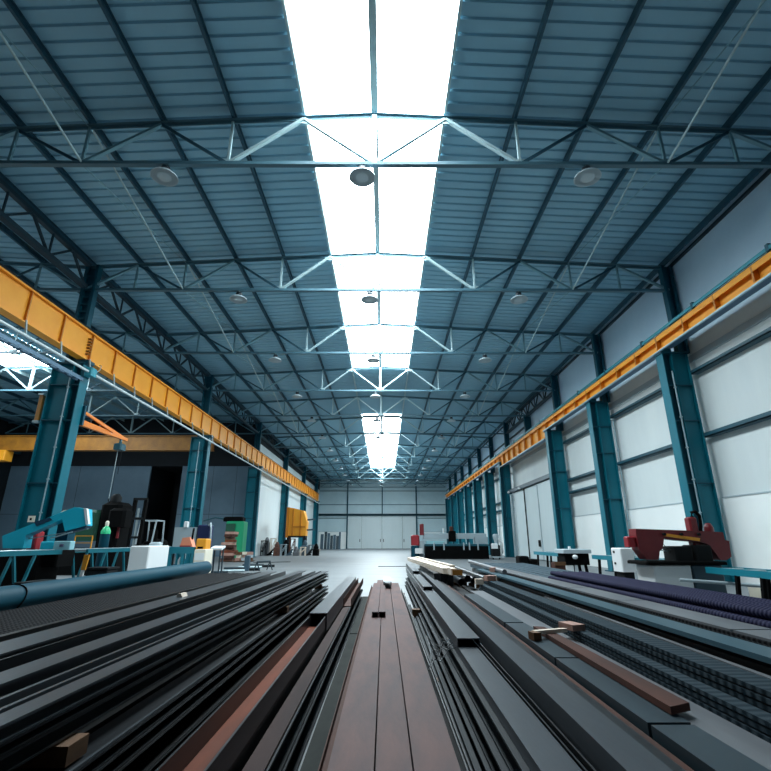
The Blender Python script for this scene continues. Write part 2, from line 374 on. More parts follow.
# ------------------------------------------------------------------ roof trusses
def make_truss(xc, y, label):
    t = thing('roof_truss', (xc, y, ZB), label, 'roof truss', 'roof trusses across the hall')
    zt = lambda k: ztop(xc+k*P, xc)-0.05
    for s in (-1, 1):
        MB().prof((xc, y, zt(0)), (xc+s*(6*P-0.05), y, zt(6)), [(-0.07,-0.06),(0.07,-0.06),(0.07,-0.04),(0.01,-0.04),(0.01,0.06),(-0.01,0.06),(-0.01,-0.04),(-0.07,-0.04)], (0,0,-1)).build('top_chord', 'chord_paint', t)
    MB().box(xc-6*P+0.05, xc+6*P-0.05, y-0.06, y+0.06, ZB-0.055, ZB+0.035).build('bottom_chord', 'chord_paint', t)
    pal = 'truss_white'
    for s in (-1, 1):
        for (k0, z0), (k1, z1) in [((0,0),(1,1)), ((1,1),(2,0)), ((2,0),(3,1)), ((3,1),(4,0)), ((4,0),(5,1)), ((5,1),(6,0))]:
            a = (xc+s*k0*P, y, zt(k0) if z0 else ZB); c = (xc+s*k1*P, y, zt(k1) if z1 else ZB)
            up = (k0 % 2 == 0)
            w = 0.09 if k0 in (0, 1, 3, 5) else 0.04
            MB().bar(a, c, 0.07, w, (0,1,0)).build('diagonal', {0: pal, 1: pal, 3: 'truss_paint', 5: 'truss_paint'}.get(k0, 'purlin_paint'), t)
        for k in (2, 4, 5):
            MB().bar((xc+s*k*P, y, ZB), (xc+s*k*P, y, zt(k)), 0.06, 0.06, (0,1,0)).build('vertical_post', pal if k == 2 else 'truss_paint', t)
        for k in (2, 4):
            x = xc+s*k*P
            MB().slab_xz([(x-0.22, ZB+0.02), (x+0.22, ZB+0.02), (x+0.14, ZB+0.15), (x-0.14, ZB+0.15)], y-0.012, y+0.012).build('gusset_plate', pal, t)
        x = xc+s*P
        MB().slab_xz([(x-0.2, zt(1)-0.02), (x+0.2, zt(1)-0.02), (x+0.1, zt(1)-0.15), (x-0.1, zt(1)-0.15)], y-0.012, y+0.012).build('gusset_plate', pal, t)
    MB().bar((xc, y, ZB), (xc, y, zt(0)), 0.12, 0.12, (0,1,0)).build('vertical_post', pal, t)
    MB().slab_xz([(xc-0.25, ZB+0.02), (xc+0.25, ZB+0.02), (xc+0.14, ZB+0.17), (xc-0.14, ZB+0.17)], y-0.012, y+0.012).build('gusset_plate', pal, t)
    return t
def truss_label(k): return ('pale blue steel roof truss nearest the camera, crossing high over the steel stacks' if k == 0 else
    ('pale steel roof truss furthest down the hall, close to the end wall' if k == NB-1 else 'pale blue steel roof truss, %s from the camera across the main hall' % ORD[k]))
T0 = make_truss(XC, Y0, truss_label(0))
for k in range(1, NB-1): dup(T0, (0, 6*k, 0), truss_label(k))
dup(T0, (0, 6*(NB-1)-0.4, 0), truss_label(NB-1))
for k in range(-1, 6):
    t = dup(T0, (-21.0, 6*k, 0), 'dim steel roof truss in the left nave, %s from the camera side' % ORD[k+1]); t['group'] = 'roof trusses in the left nave'

# sway rods crossing between neighbouring trusses
def sway(x, ya, yb, label, xc=XC):
    t = thing('sway_brace', (x, (ya+yb)/2, ZB), label, 'brace', 'sway rods between the trusses')
    zt = ztop(x, xc)-0.05
    MB().tube([(x-0.02, ya, ZB), (x-0.02, yb, zt)], 0.012, 6).build('rod', 'truss_paint', t)
    MB().tube([(x+0.02, ya, zt), (x+0.02, yb, ZB)], 0.028, 6).build('rod', 'truss_white', t)
for k in range(-1, 7):
    for s in (-1, 1):
        lab = 'thin crossed steel rods %s of the rooflight, %s' % ('left' if s < 0 else 'right', 'in front of the nearest truss' if k < 0 else 'between the %s and %s trusses' % (ORD[k], ORD[k+1]))
        sway(XC+s*4*P, Y0+6*k, Y0+6*k+6, lab)

# ------------------------------------------------------------------ pendant lamps under the trusses
def make_lamp(x, y, label):
    t = thing('pendant_lamp', (x, y, 9.36), label, 'lamp', 'high bay lamps under the trusses')
    MB().tube([(x, y, 9.72), (x, y, 9.6)], 0.03, 8).build('hanger', 'galv', t)
    MB().lathe((x, y, 9.5), [(0.05, 0), (0.1, 0.01), (0.1, 0.14), (0.05, 0.16), (0, 0.16)], 14).build('ballast_housing', 'lamp_dark', t)
    MB().lathe((x, y, 9.36), [(0.31, 0.0), (0.3, 0.03), (0.26, 0.07), (0.18, 0.12), (0.1, 0.15), (0.05, 0.17), (0.05, 0.16), (0.09, 0.135), (0.17, 0.105), (0.25, 0.055), (0.29, 0.0)], 24).build('reflector', 'lamp_shell', t)
    MB().lathe((x, y, 9.355), [(0, 0.0), (0.15, 0.004), (0.27, 0.018), (0.27, 0.025), (0, 0.05)], 24).build('diffuser', 'lamp_shell', t)
    return t
LROW = [('left', XC-4.95), ('middle', XC-0.28), ('right', XC+5.05)]
L0 = None
for k in range(NB-1):
    for nm, x in LROW:
        lab = 'round grey pendant lamp of the %s row, hung under the %s truss from the camera' % (nm, ORD[k])
        if L0 is None: L0 = make_lamp(x, Y0, lab); LB = (x, Y0)
        else: dup(L0, (x-LB[0], 6*k, 0), lab)

# ------------------------------------------------------------------ columns
def make_column(side, y, label):
    """side +1: right row, inner face at 9.4; side -1: left row, inner face at -10.08"""
    s = side
    xi = 9.4 if s > 0 else -10.08; D = 0.86 if s > 0 else 1.02
    xo = xi+s*D; zc = 7.25 if s > 0 else 6.85
    t = thing('crane_column', ((xi+xo)/2, y, 0), label, 'column', 'right row of teal columns' if s > 0 else 'left row of teal columns')
    def bx(a, b_, y0, y1, z0, z1): return MB().box(min(a, b_), max(a, b_), y0, y1, z0, z1)
    bx(xi, xi+s*0.03, y-0.2, y+0.2, 0.04, zc).build('inner_flange', 'column_teal', t)
    bx(xi+s*0.03, xi+s*0.3, y-0.015, y+0.015, 0.04, zc).build('web', 'column_deep', t)  # recessed web painted darker, its shade put into the colour
    bx(xi+s*0.3, xi+s*0.33, y-0.2, y+0.2, 0.04, zc).build('middle_flange', 'column_teal', t)
    bx(xi+s*0.33, xo-s*0.03, y-0.1, y+0.1, 0.04, zc).build('cover_plate', 'column_teal', t)
    bx(xo-s*0.03, xo, y-0.2, y+0.2, 0.04, zc).build('outer_flange', 'column_teal', t)
    bx(xi-s*0.1, xo+s*0.08, y-0.3, y+0.3, 0.0, 0.04).build('base_plate', 'column_deep', t)
    bx(xi-s*0.04, xo, y-0.24, y+0.24, zc, zc+0.05).build('cap_plate', 'column_deep', t)
    for z in (2.9, 4.9, 6.1):
        bx(xi+s*0.03, xo-s*0.03, y-0.205, y-0.1, z, z+0.03).build('stiffener', 'column_deep', t)
    # upper shaft up to the roof
    ua = 10.04 if s > 0 else -10.32; ub = ua+s*(0.38 if s > 0 else 0.48)
    for x0, x1 in ((ua, ua+s*0.1), (ub-s*0.1, ub)):
        bx(x0, x1, y-0.12, y+0.12, zc+0.05, 10.72).build('upper_flange', 'column_deep', t)
    wb = bx(ua+s*0.1, ub-s*0.1, y-0.01, y+0.01, zc+0.05, 10.72)
    if s < 0:
        z = zc+0.3
        while z < 10.4: wb.box(ub+0.1, ua-0.1, y-0.1, y-0.08, z, z+0.06); z += 0.28
    wb.build('upper_web', 'column_deep', t)
    return t
def conduit(side, y, label, dx=0.33):
    s = side; xi = 9.4 if s > 0 else -10.08; x = xi+s*dx
    t = MB().tube([(x, y-0.24, 0.3), (x, y-0.24, 6.6)], 0.022, 8)
    for z in (1.0, 2.0, 3.0, 4.0, 5.0, 6.0): t.box(x-0.04, x+0.04, y-0.26, y-0.2, z, z+0.04)
    tag(t.build('conduit_pipe', 'conduit'), label, 'conduit', 'cable conduits on the columns')
RK = [0, 1, 2, 3, 5, 6, 7, 8, 9, 10, 11]
LK = [1, 3, 5, 7, 9, 11]
rl = []
for i, k in enumerate(RK):
    if k == 0: lab = 'right row teal crane column standing nearest the camera'
    elif k == 1: lab = 'teal crane column behind the red band saw'
    elif k == 2: lab = 'teal crane column behind the white switch cabinet, left of the red saw'
    elif k == 3: lab = 'teal crane column at the near side of the sliding door'
    elif k == 5: lab = 'dark teal crane column at the far side of the sliding door'
    elif k == 6: lab = 'teal crane column just past the far side column of the sliding door'
    else: lab = 'teal crane column of the right row, %s beyond the sliding door' % ORD[k-5]
    rl.append((k, lab))
R0 = make_column(1, Y0+6, rl[1][1])
for k, lab in rl[2:]: dup(R0, (0, 6*(k-1), 0), lab)
L1 = None
ll = ['teal crane column left of the hall nearest the camera, carrying the orange jib', 'teal crane column of the left row, behind the grey panel and amber box',
      'dark teal crane column at the corner of the left nave end wall', 'teal crane column of the left row just before the orange machine',
      'teal crane column of the left row just past the orange machine', 'teal crane column of the left row nearest the end wall']
for i, k in enumerate(LK):
    if L1 is None: L1 = make_column(-1, Y0+6*k, ll[i])
    else: dup(L1, (0, 6*(k-1), 0), ll[i])
conduit(1, Y0+6, 'pale conduit pipe running up the teal column behind the red saw', 0.2)
conduit(1, Y0+12, 'pale conduit pipe on the column behind the white switch cabinet', 0.95)
conduit(-1, Y0+6, 'pale conduit pipe up the nearest left column below the jib', 0.33)
conduit(-1, Y0+18, 'pale conduit pipe up the left column behind the grey panel', 0.5)
# posts between the main columns above the right girder
for k in range(-1, 12):
    y = Y0+3+6*k
for k in (4,):
    o = MB().box(10.0, 10.08, Y0+24-0.1, Y0+24+0.1, 8.1, 9.69).box(10.4, 10.48, Y0+24-0.1, Y0+24+0.1, 8.1, 9.69).box(10.08, 10.4, Y0+24-0.01, Y0+24+0.01, 8.1, 9.69).build('hanging_post', 'column_deep')
    tag(o, 'short dark post above the crane girder over the sliding door', 'post')

# ------------------------------------------------------------------ eaves lattice girders
def lattice(x, ya, yb, label, z0=9.78, z1=10.62, n=6):
    t = thing('lattice_girder', (x, (ya+yb)/2, z0), label, 'lattice girder', 'lattice girders along the eaves')
    MB().box(x-0.08, x+0.08, ya, yb, z1-0.06, z1+0.06).build('top_chord', 'dark_paint', t)
    MB().box(x-0.1, x+0.1, ya, yb, z0-0.08, z0+0.06).build('bottom_chord', 'dark_paint', t)
    st = (yb-ya)/n
    for i in range(n):
        a = ya+i*st; m = a+st/2
        MB().bar((x, a, z0), (x, m, z1), 0.07, 0.07, (1,0,0)).build('diagonal', 'dark_paint', t)
        MB().bar((x, m, z1), (x, a+st, z0), 0.07, 0.07, (1,0,0)).build('diagonal', 'dark_paint', t)
        if i: MB().bar((x, a, z0), (x, a, z1), 0.05, 0.05, (1,0,0)).build('vertical_post', 'dark_paint', t)
    return t
G0 = lattice(-10.62, Y0-5.8, Y0+5.8, 'dark lattice girder along the left eaves, over the nearest left column bay')
for i, lab in enumerate(['dark lattice girder along the left eaves between the first two left columns', 'dark lattice girder along the left eaves between the second and third left columns',
        'dark lattice girder along the left eaves just past the nave end wall', 'dark lattice girder along the left eaves above the orange machine', 'dark lattice girder along the left eaves nearest the end wall']):
    dup(G0, (0, 12*(i+1), 0), lab)
lattice(10.27, Y0+18.3, Y0+29.7, 'dark lattice girder under the roof above the sliding door')

# ------------------------------------------------------------------ crane runway girders
def girder_left(ya, yb, label):
    x = -10.15; z0, z1 = 7.05, 8.02
    t = thing('crane_girder', (x, (ya+yb)/2, z0-0.05), label, 'crane girder', 'yellow crane girders on the left')
    ya += 0.01; yb -= 0.01
    MB().box(x-0.2, x+0.11, ya, yb, z1-0.03, z1+0.02).build('top_flange', 'crane_yellow', t)
    MB().box(x-0.2, x+0.11, ya, yb, z0-0.04, z0).build('bottom_flange', 'crane_yellow', t)
    MB().box(x-0.015, x+0.015, ya, yb, z0, z1-0.03).build('web', 'crane_yellow', t)
    y = Y0-6
    while y < yb+0.01:
        if y > ya-0.1:
            yy = min(max(y, ya+0.03), yb-0.03)
            MB().box(x+0.015, x+0.085, yy-0.02, yy+0.02, z0, z1-0.03).build('stiffener', 'crane_brown', t)
        y += 1.5
    for e in (yb-0.1,):
        if 15 < e < 15.4:
            for i in range(6): MB().box(x+0.015, x+0.12, e-0.05, e+0.05, z0+0.16+0.11*i, z0+0.2+0.11*i).build('bolt', 'crane_dark', t)
    MB().box(x-0.04, x+0.04, ya, yb, z1+0.02, z1+0.13).build('crane_rail', 'charcoal', t)
    MB().box(x-0.19, x+0.19, yb-0.2, yb+0.2, 6.9, 7.005).build('bearing_pad', 'column_deep', t)
for i, lab in enumerate(['deep yellow crane girder span on the left nearest the camera', 'deep yellow crane girder span between the first two left columns', 'yellow crane girder span on the left in front of the nave end wall corner',
        'yellow crane girder span on the left just past the third column', 'yellow crane girder span on the left above the orange machine', 'yellow crane girder span on the left reaching the end wall']):
    girder_left(Y0-6+12*i, Y0+6+12*i, lab)
def girder_right(ya, yb, label, deep=False):
    x = 9.58; z1 = 7.92; z0 = 6.95 if deep else 7.42
    t = thing('crane_girder', (x, (ya+yb)/2, z0), label, 'crane girder', 'yellow crane girders on the right')
    ya += 0.01; yb -= 0.01
    MB().box(x-0.17, x+0.17, ya, yb, z1-0.02, z1).box(x-0.17, x-0.14, ya, yb, z1-0.17, z1-0.02).build('top_channel', 'crane_yellow', t)
    MB().box(x-0.17, x+0.17, ya, yb, z0, z0+0.03).build('bottom_flange', 'crane_yellow', t)
    MB().box(x-0.015, x+0.015, ya, yb, z0+0.03, z1-0.02).build('web', 'crane_yellow', t)
    MB().box(x-0.17, x+0.17, ya+0.3, yb-0.25, z0-0.02, z0).build('cable_tray', 'tray_blue', t)
    y = Y0-6
    while y < yb+0.01:
        if y > ya-0.1:
            yy = min(max(y, ya+0.03), yb-0.03)
            MB().box(x-0.175, x-0.015, yy-0.03, yy+0.03, z0+0.03, z1-0.02).build('stiffener', 'crane_brown', t)
        y += 1.5
    MB().box(x-0.03, x+0.05, ya, yb, z1, z1+0.12).build('crane_rail', 'charcoal', t)
    if not deep: MB().box(x-0.15, x+0.15, yb-0.2, yb-0.02, 7.3, z0).build('bearing_pad', 'column_deep', t)
for i in range(12):
    if i == 4: girder_right(Y0+18.25, Y0+29.75, 'deeper yellow crane girder span over the sliding door on the right', True); continue
    if i == 5: continue
    lab = ['yellow crane girder span on the right nearest the camera', 'yellow crane girder span on the right, between camera and the column behind the red saw', 'yellow crane girder span on the right, just past the column behind the red saw', 'yellow crane girder span on the right just before the deeper span'][i] if i < 4 else \
        'yellow crane girder span on the right, %s beyond the deeper span' % ORD[i-6]
    girder_right(Y0-6+6*i-(0.25 if i == 6 else 0), Y0+6*i+(0.25 if i == 3 else 0), lab)
# teal power rail on the right girder with clamps
t = thing('power_rail', (9.45, 38, 8.0), 'teal power rail along the top of the right crane girder', 'rail')
MB().box(9.355, 9.4, 3.2, 75.1, 7.95, 8.05).build('rail_bar', 'teal_rail', t)
y = 4.0
while y < 74:
    MB().box(9.35, 9.43, y-0.05, y+0.05, 7.925, 8.12).build('clamp', 'column_deep', t); y += 3.0
t = thing('conduit_run', (9.35, 38, 7.25), 'pale conduit run along the underside of the right crane girder', 'conduit')
for a, c, z in ((3.2, Y0+18.25, 7.32), (Y0+18.25, Y0+29.75, 6.86), (Y0+29.75, 75, 7.32)): MB().box(9.32, 9.39, a, c, z, z+0.04).build('conduit_bar', 'conduit', t)
# pale pipe hung beneath the left girder
t = thing('hung_pipe', (-9.85, 38, 6.5), 'white pipe hung on brackets beneath the left crane girder', 'pipe')
MB().tube([(-9.85, 4, 6.56), (-9.85, 74, 6.56)], 0.045, 10).build('pipe_run', 'pipe_white', t)
y = 4.5
while y < 74:
    MB().bar((-9.85, y, 6.6), (-9.93, y, 7.02), 0.035, 0.05, (0,1,0)).build('hanger', 'galv', t); y += 1.5
t = thing('cable_tray', (-10.05, 20, 6.3), 'blue-grey cable tray behind the white pipe on the left', 'cable tray')
MB().box(-9.98, -9.95, 4, 14.9, 6.22, 6.34).box(-10.16, -10.13, 4, 14.9, 6.22, 6.34).build('side_rail', 'tray_blue', t)
b = MB(); y = 4.2
while y < 14.8: b.box(-10.14, -9.97, y, y+0.05, 6.24, 6.27); y += 0.4
b.build('rungs', 'tray_blue', t)
t = thing('junction_box', (-9.83, 15.05, 6.4), 'cyan junction box on the white pipe at the nearest left column', 'junction box')
MB().chbox(-9.98, -9.72, 14.9, 15.2, 6.42, 6.72, 0.03).build('case', 'cyan_box', t)
MB().tube([(-9.8, 15.2, 6.6), (-9.75, 15.35, 6.75), (-9.78, 15.45, 6.95), (-9.9, 15.5, 7.0)], 0.012, 6).build('cable', 'galv', t)

# ------------------------------------------------------------------ jib crane on the nearest left column
t = thing('jib_crane', (-10.2, 15.5, 4.9), 'orange jib crane arm on the nearest left column', 'jib crane')
tip = (-10.15, 18.5, 4.98)
b = MB().prof((-10.2, 15.45, 4.98), tip, [(-0.07,-0.1),(0.07,-0.1),(0.07,0.1),(-0.07,0.1)], (0,0,1), [(-0.05,-0.05),(0.05,-0.05),(0.05,0.06),(-0.05,0.06)])
b.build('boom', 'orange', t)
MB().bar((-10.25, 15.45, 5.42), (-10.2, 18.3, 5.04), 0.05, 0.09).build('tie_bar', 'orange', t)
MB().bar((-10.05, 15.45, 5.3), (-10.1, 17.4, 5.05), 0.05, 0.07).build('tie_bar', 'orange', t)
MB().box(-10.3, -10.0, 15.37, 15.46, 4.85, 5.5).build('pivot_bracket', 'column_deep', t)
t = thing('chain_hoist', (-10.15, 18.1, 2.5), 'teal chain hoist hanging from the tip of the orange jib', 'hoist')
MB().chbox(-10.3, -10.0, 17.9, 18.3, 4.5, 4.75, 0.04).box(-10.18, -10.12, 18.05, 18.15, 4.75, 4.93).build('motor_body', 'table_dark', t)
MB().tube([(-10.2, 18.1, 4.5), (-10.22, 18.1, 2.7)], 0.014, 6).build('chain', 'galv', t)
MB().tube([(-10.05, 18.1, 4.5), (-10.05, 18.1, 3.6)], 0.01, 6).build('control_cable', 'charcoal', t)
MB().tube([(-10.22, 18.1, 2.7), (-10.22, 18.1, 2.62), (-10.16, 18.1, 2.56), (-10.14, 18.1, 2.62)], 0.022, 6).build('hook', 'charcoal', t)
t = thing('jib_bracket', (-11.3, 14.9, 4.85), 'orange-brown upright arm on the outer side of the nearest left column', 'bracket')
MB().box(-11.3, -11.18, 14.95, 15.1, 4.9, 5.75).build('mast', 'orange_dull', t)
for z in (4.84, 5.75): MB().box(-11.34, -11.17, 14.93, 15.12, z, z+0.06).build('pivot_plate', 'galv', t)

# ------------------------------------------------------------------ bridge crane across the left nave
t = thing('bridge_crane', (-21.5, 32, 7.0), 'orange overhead bridge crane spanning the dark left nave', 'bridge crane')
MB().box(-31.2, -11.6, 31.85, 32.15, 7.05, 7.95).build('bridge_beam', 'orange_dull', t)
MB().box(-31.2, -11.6, 31.75, 32.25, 7.95, 8.0).box(-31.2, -11.6, 31.75, 32.25, 7.0, 7.05).build('beam_flange', 'orange_dull', t)
for x in (-31.2, -11.7): MB().box(x-0.2, x+0.2, 30.8, 33.2, 7.75, 8.25).build('end_carriage', 'orange_dull', t)
MB().chbox(-26.6, -25.3, 31.6, 32.4, 6.3, 7.0, 0.05).build('trolley', 'amber', t)
for x in (-11.9, -31.4):
    tag(MB().box(x-0.15, x+0.15, 3, 40.8, 8.26, 8.7).build('runway_beam', 'dark_paint'), 'dark runway beam of the left nave bridge crane, %s end' % ('near hall' if x > -20 else 'outer wall'), 'beam')
# ------------------------------------------------------------------ notice on the column
t = tag(MB().box(-10.72, -10.52, 14.87, 14.895, 1.74, 1.92).build('notice', 'cream'), 'small pale notice fixed low on the nearest left column', 'notice')
m_ = MB().box(-10.66, -10.6, 14.865, 14.87, 1.79, 1.86).build('printed_mark', 'black', t)

exec_steel = True
# ================================================================== STEEL STOCK ON THE FLOOR
# a member: kind, x at near end, x at far end, width, z bottom, z top, y near, y far
def member(name, kind, xa, w, z0, z1, ya, yb, m, label, cat, group=None, xb=None, t=0.012, zf=0.0):
    """xa / xb = left edge at the near / far end; zf lifts the far end"""
    xb = xa if xb is None else xb
    h = z1-z0
    if kind == 'I':   poly = [(0,0),(w,0),(w,t),(w/2+t/2,t),(w/2+t/2,h-t),(w,h-t),(w,h),(0,h),(0,h-t),(w/2-t/2,h-t),(w/2-t/2,t),(0,t)]
    elif kind == 'Cdown': poly = [(0,0),(t,0),(t,h-t),(w-t,h-t),(w-t,0),(w,0),(w,h),(0,h)]
    elif kind == 'Cup':   poly = [(0,0),(w,0),(w,h),(w-t,h),(w-t,t),(t,t),(t,h),(0,h)]
    elif kind == 'Cright': poly = [(0,0),(w,0),(w,t),(t,t),(t,h-t),(w,h-t),(w,h),(0,h)]
    elif kind == 'Cleft': poly = [(0,0),(w,0),(w,h),(0,h),(0,h-t),(w-t,h-t),(w-t,t),(0,t)]
    elif kind == 'L':  poly = [(0,0),(w,0),(w,t),(t,t),(t,h),(0,h)]
    elif kind == 'J':  poly = [(0,0),(w,0),(w,h),(w-t,h),(w-t,t),(0,t)]
    else: poly = [(0,0),(w,0),(w,h),(0,h)]
    b = MB(); n = len(poly)
    v = [(xa+x, ya, z0+z) for x, z in poly]+[(xb+x, yb, z0+z+zf) for x, z in poly]
    f = [tuple(range(n)), tuple(range(2*n-1, n-1, -1))]
    for i in range(n): j = (i+1) % n; f.append((i, n+i, n+j, j))
    b.add(v, f)
    o = b.build(name, m); tag(o, label, cat, group)
    return o
def timber(x0, x1, y0, y1, z0, z1, label, m='timber', rz=0.0, group='timber packing under the steel'):
    c = ((x0+x1)/2, (y0+y1)/2, (z0+z1)/2)
    o = MB().cbox(c, (x1-x0, y1-y0, z1-z0), rz).build('timber_block', m); tag(o, label, 'timber', group); return o
GC = 'rusty beams down the middle'
# ---- middle: three rusty beams
for y, w_ in ((1.2, 'nearest the camera'), (4.5, 'second from the camera'), (8.0, 'third from the camera'), (11.5, 'at the far end')):
    timber(-0.31, 0.45, y, y+0.1, 0, 0.1, 'squared timber bearer under the three rusty middle beams, %s' % w_)
member('steel_beam', 'Cdown', -0.243, 0.198, 0.10, 0.27, 0.2, 12.0, 'rust_flange', 'left one of the three wide rusty beams down the middle', 'beam', GC)
member('steel_beam', 'Cdown', -0.037, 0.158, 0.10, 0.268, 0.2, 12.0, 'rust_flange', 'middle one of the three wide rusty beams down the middle', 'beam', GC)
member('steel_beam', 'Cdown', 0.129, 0.198, 0.10, 0.27, 0.2, 12.0, 'rust_flange', 'right one of the three wide rusty beams down the middle', 'beam', GC)
member('steel_channel', 'Cdown', -0.158, 0.082, 0.272, 0.335, 6.7, 12.0, 'rust_flange', 'short rusty channel with open end on the left middle beam', 'channel', GC)
member('steel_channel', 'Cdown', -0.07, 0.085, 0.272, 0.335, 6.72, 12.05, 'rust_flange', 'short rusty channel with open end on the centre seam', 'channel', GC)
member('steel_channel', 'Cdown', -0.02, 0.17, 0.337, 0.40, 10.6, 12.1, 'steel_pale', 'short pale channel lying at the far end of the middle beams', 'channel', GC)
for i, (z, w_) in enumerate(((0.105, 'lowest'), (0.15, 'middle'), (0.195, 'topmost'))):
    member('flat_bar', 'L', -0.305+0.006*i, 0.05, z, z+0.043, 0.4, 11.8, 'rust_brown', '%s of three thin rusty angle bars along the left side of the middle beams' % w_, 'bar', 'rusty angle bars by the middle beams', t=0.006)
member('angle_bar', 'J', 0.332, 0.055, 0.10, 0.2, 0.3, 11.5, 'steel_dark', 'dark angle bar along the right side of the middle rusty beams', 'bar', t=0.008)
member('angle_bar', 'J', 0.392, 0.03, 0.10, 0.15, 0.3, 10.5, 'steel_black', 'thin black angle bar beside the dark angle bar right of the middle beams', 'bar', t=0.006)
for i, (xa, xb, ya, yb, w_) in enumerate(((-0.445, -0.462, 0.4, 7.0, 'nearer'), (-0.462, -0.468, 7.05, 11.5, 'farther'))):  # flat plates, darker than the floor around them
    member('flat_plate', 'F', xa, 0.13, 0.0, 0.03, ya, yb, 'plate_dark', '%s dark grey flat plate on the floor beside the rusty middle beams' % w_, 'plate', 'dark plates on the floor', xb=xb)
for i, (x, z1) in enumerate(((0.43, 0.06), (0.39, 0.04))):  # black strips added to stand for the deep shade in the gap
    member('flat_bar', 'F', x+0.035*i+0.03*(1-i), 0.034, 0.0, z1, 0.3, 9+i, 'steel_side', 'added black strip standing for shade in the gap right of the middle beams, %s' % ('right one' if i == 0 else 'left one'), 'bar', 'added shade strips in the gap', xb=x+0.08)
# ---- low left: channels with rust
GL = 'channels just left of the middle'
member('steel_channel', 'Cright', -0.56, 0.085, 0.005, 0.158, 0.3, 11.6, 'steel_side', 'dark channel lying on the floor left of the middle beams', 'channel', GL)
member('steel_channel', 'Cright', -0.565, 0.08, 0.16, 0.286, 0.3, 11.6, 'steel_side', 'dark channel stacked on the floor channel left of the middle beams', 'channel', GL)
member('flat_bar', 'F', -0.585, 0.09, 0.287, 0.302, 0.4, 7.4, 'dust_rust', 'dusty rust coloured flat bar on top of the two dark channels', 'bar', GL)
member('steel_channel', 'Cup', -0.60, 0.12, 0.29, 0.40, 7.6, 11.7, 'rust_brown', 'rusty open channel at the far end left of the middle beams', 'channel', GL, t=0.008)
member('steel_beam', 'Cleft', -0.785, 0.17, 0.005, 0.15, 0.3, 11.4, 'steel_black', 'black channel on the floor under the rusty open channel', 'channel', GL)
member('steel_beam', 'Cleft', -0.785, 0.17, 0.152, 0.343, 0.3, 5.48, 'steel_black', 'black channel directly under the rusty open channel', 'channel', GL)
c = member('steel_channel', 'Cup', -0.787, 0.176, 0.345, 0.45, 0.3, 5.46, 'steel_dark', 'open channel with bright orange rust inside, left of the middle beams', 'channel', GL, t=0.01)
ORG[c.name] = c.location.copy()
r_ = MB().box(-0.776, -0.622, 0.32, 5.44, 0.356, 0.359).build('rusty_inner_face', 'rust_orange', c); r_['label'] = 'orange rusty inner face of the channel'
member('steel_beam', 'Cleft', -0.785, 0.17, 0.152, 0.305, 5.5, 10.6, 'steel_black', 'black channel under the upturned grey channel', 'channel', GL)
member('steel_channel', 'Cdown', -0.785, 0.185, 0.31, 0.48, 5.5, 10.8, 'steel_grey', 'upturned grey channel with open black end lying beyond the orange rusty channel', 'channel', GL, t=0.012, xb=-0.78)
timber(-0.99, -0.86, 3.2, 3.3, 0, 0.08, 'short timber block on the floor left of the orange rusty channel')
# ---- left stack, lower tier
GD = 'dark steel in the lower left stack'
for i, (z0, z1, w_) in enumerate(((0.005, 0.115, 'lowest'), (0.118, 0.232, 'second from the floor'))):
    member('steel_channel', 'Cright', -1.38, 0.18, z0, z1, 0.3, 10.2, 'steel_black', 'long black channel in the lower tier of the left stack, %s' % w_, 'channel', GD, xb=-1.28, t=0.01)
member('steel_channel', 'Cright', -1.38, 0.175, 0.235, 0.298, 0.3, 10.2, 'steel_dark', 'dark channel third from the floor in the lower tier of the left stack', 'channel', GD, xb=-1.28, t=0.009)
member('steel_channel', 'Cright', -1.38, 0.17, 0.30, 0.352, 0.3, 10.2, 'steel_dark', 'dark channel on top of the lower tier of the left stack', 'channel', GD, xb=-1.28, t=0.009)
member('flat_bar', 'F', -1.224, 0.013, 0.353, 0.366, 0.3, 10.2, 'steel_grey', 'thin bar along the edge capping the lower tier of the left stack', 'bar', GD, xb=-1.124)
for i, x in enumerate((-1.60, -1.86, -2.12, -2.38)):
    member('steel_beam', 'I', x, 0.2, 0.005, 0.36, 0.4, 10.1, 'steel_black', 'black beam deep in the lower tier of the left stack, %s from its right face' % ORD[i+1], 'beam', GD, xb=x+0.08-0.03*i)
for y, dx, w_ in ((2.22, 0, 'nearest the camera'), (6.4, 0.06, 'halfway along'), (9.5, 0.1, 'at the far end')):
    timber(-2.35+dx, -1.24+dx*0.8, y, y+0.14, 0.362, 0.432, 'rough timber packing piece between the tiers of the left stack, %s' % w_, group='timber packing between the tiers')
# ---- left stack, upper tier
GU = 'dark steel in the upper left stack'
for i, (z0, z1, w_) in enumerate(((0.435, 0.498, 'lowest'), (0.50, 0.54, 'second'), (0.542, 0.60, 'topmost'))):
    member('steel_channel', 'Cright', -1.425, 0.095, z0, z1, 0.3, 10.3, 'steel_grey' if i == 2 else 'steel_dark', '%s of the black channels along the right face of the upper left stack' % w_, 'channel', GU, xb=-1.215, t=0.008, zf=0.03)
member('angle_bar', 'J', -1.50, 0.045, 0.435, 0.6, 0.3, 10.25, 'steel_grey', 'thin dark bar on edge beside the right face of the upper left stack', 'bar', GU, xb=-1.31, t=0.018, zf=0.03)
member('angle_bar', 'J', -1.60, 0.05, 0.435, 0.598, 0.3, 10.3, 'steel_grey', 'second thin dark bar on edge in the upper left stack', 'bar', GU, xb=-1.44, t=0.02, zf=0.03)
member('steel_beam', 'I', -1.85, 0.155, 0.435, 0.6, 0.3, 10.3, 'steel_grey', 'beam with the narrower grey top flange in the upper left stack', 'beam', GU, xb=-1.74, zf=0.03)
member('angle_bar', 'J', -2.07, 0.05, 0.435, 0.6, 0.3, 10.2, 'steel_dark', 'dark bar on edge between the two grey topped beams of the left stack', 'bar', GU, xb=-2.02, t=0.012, zf=0.03)
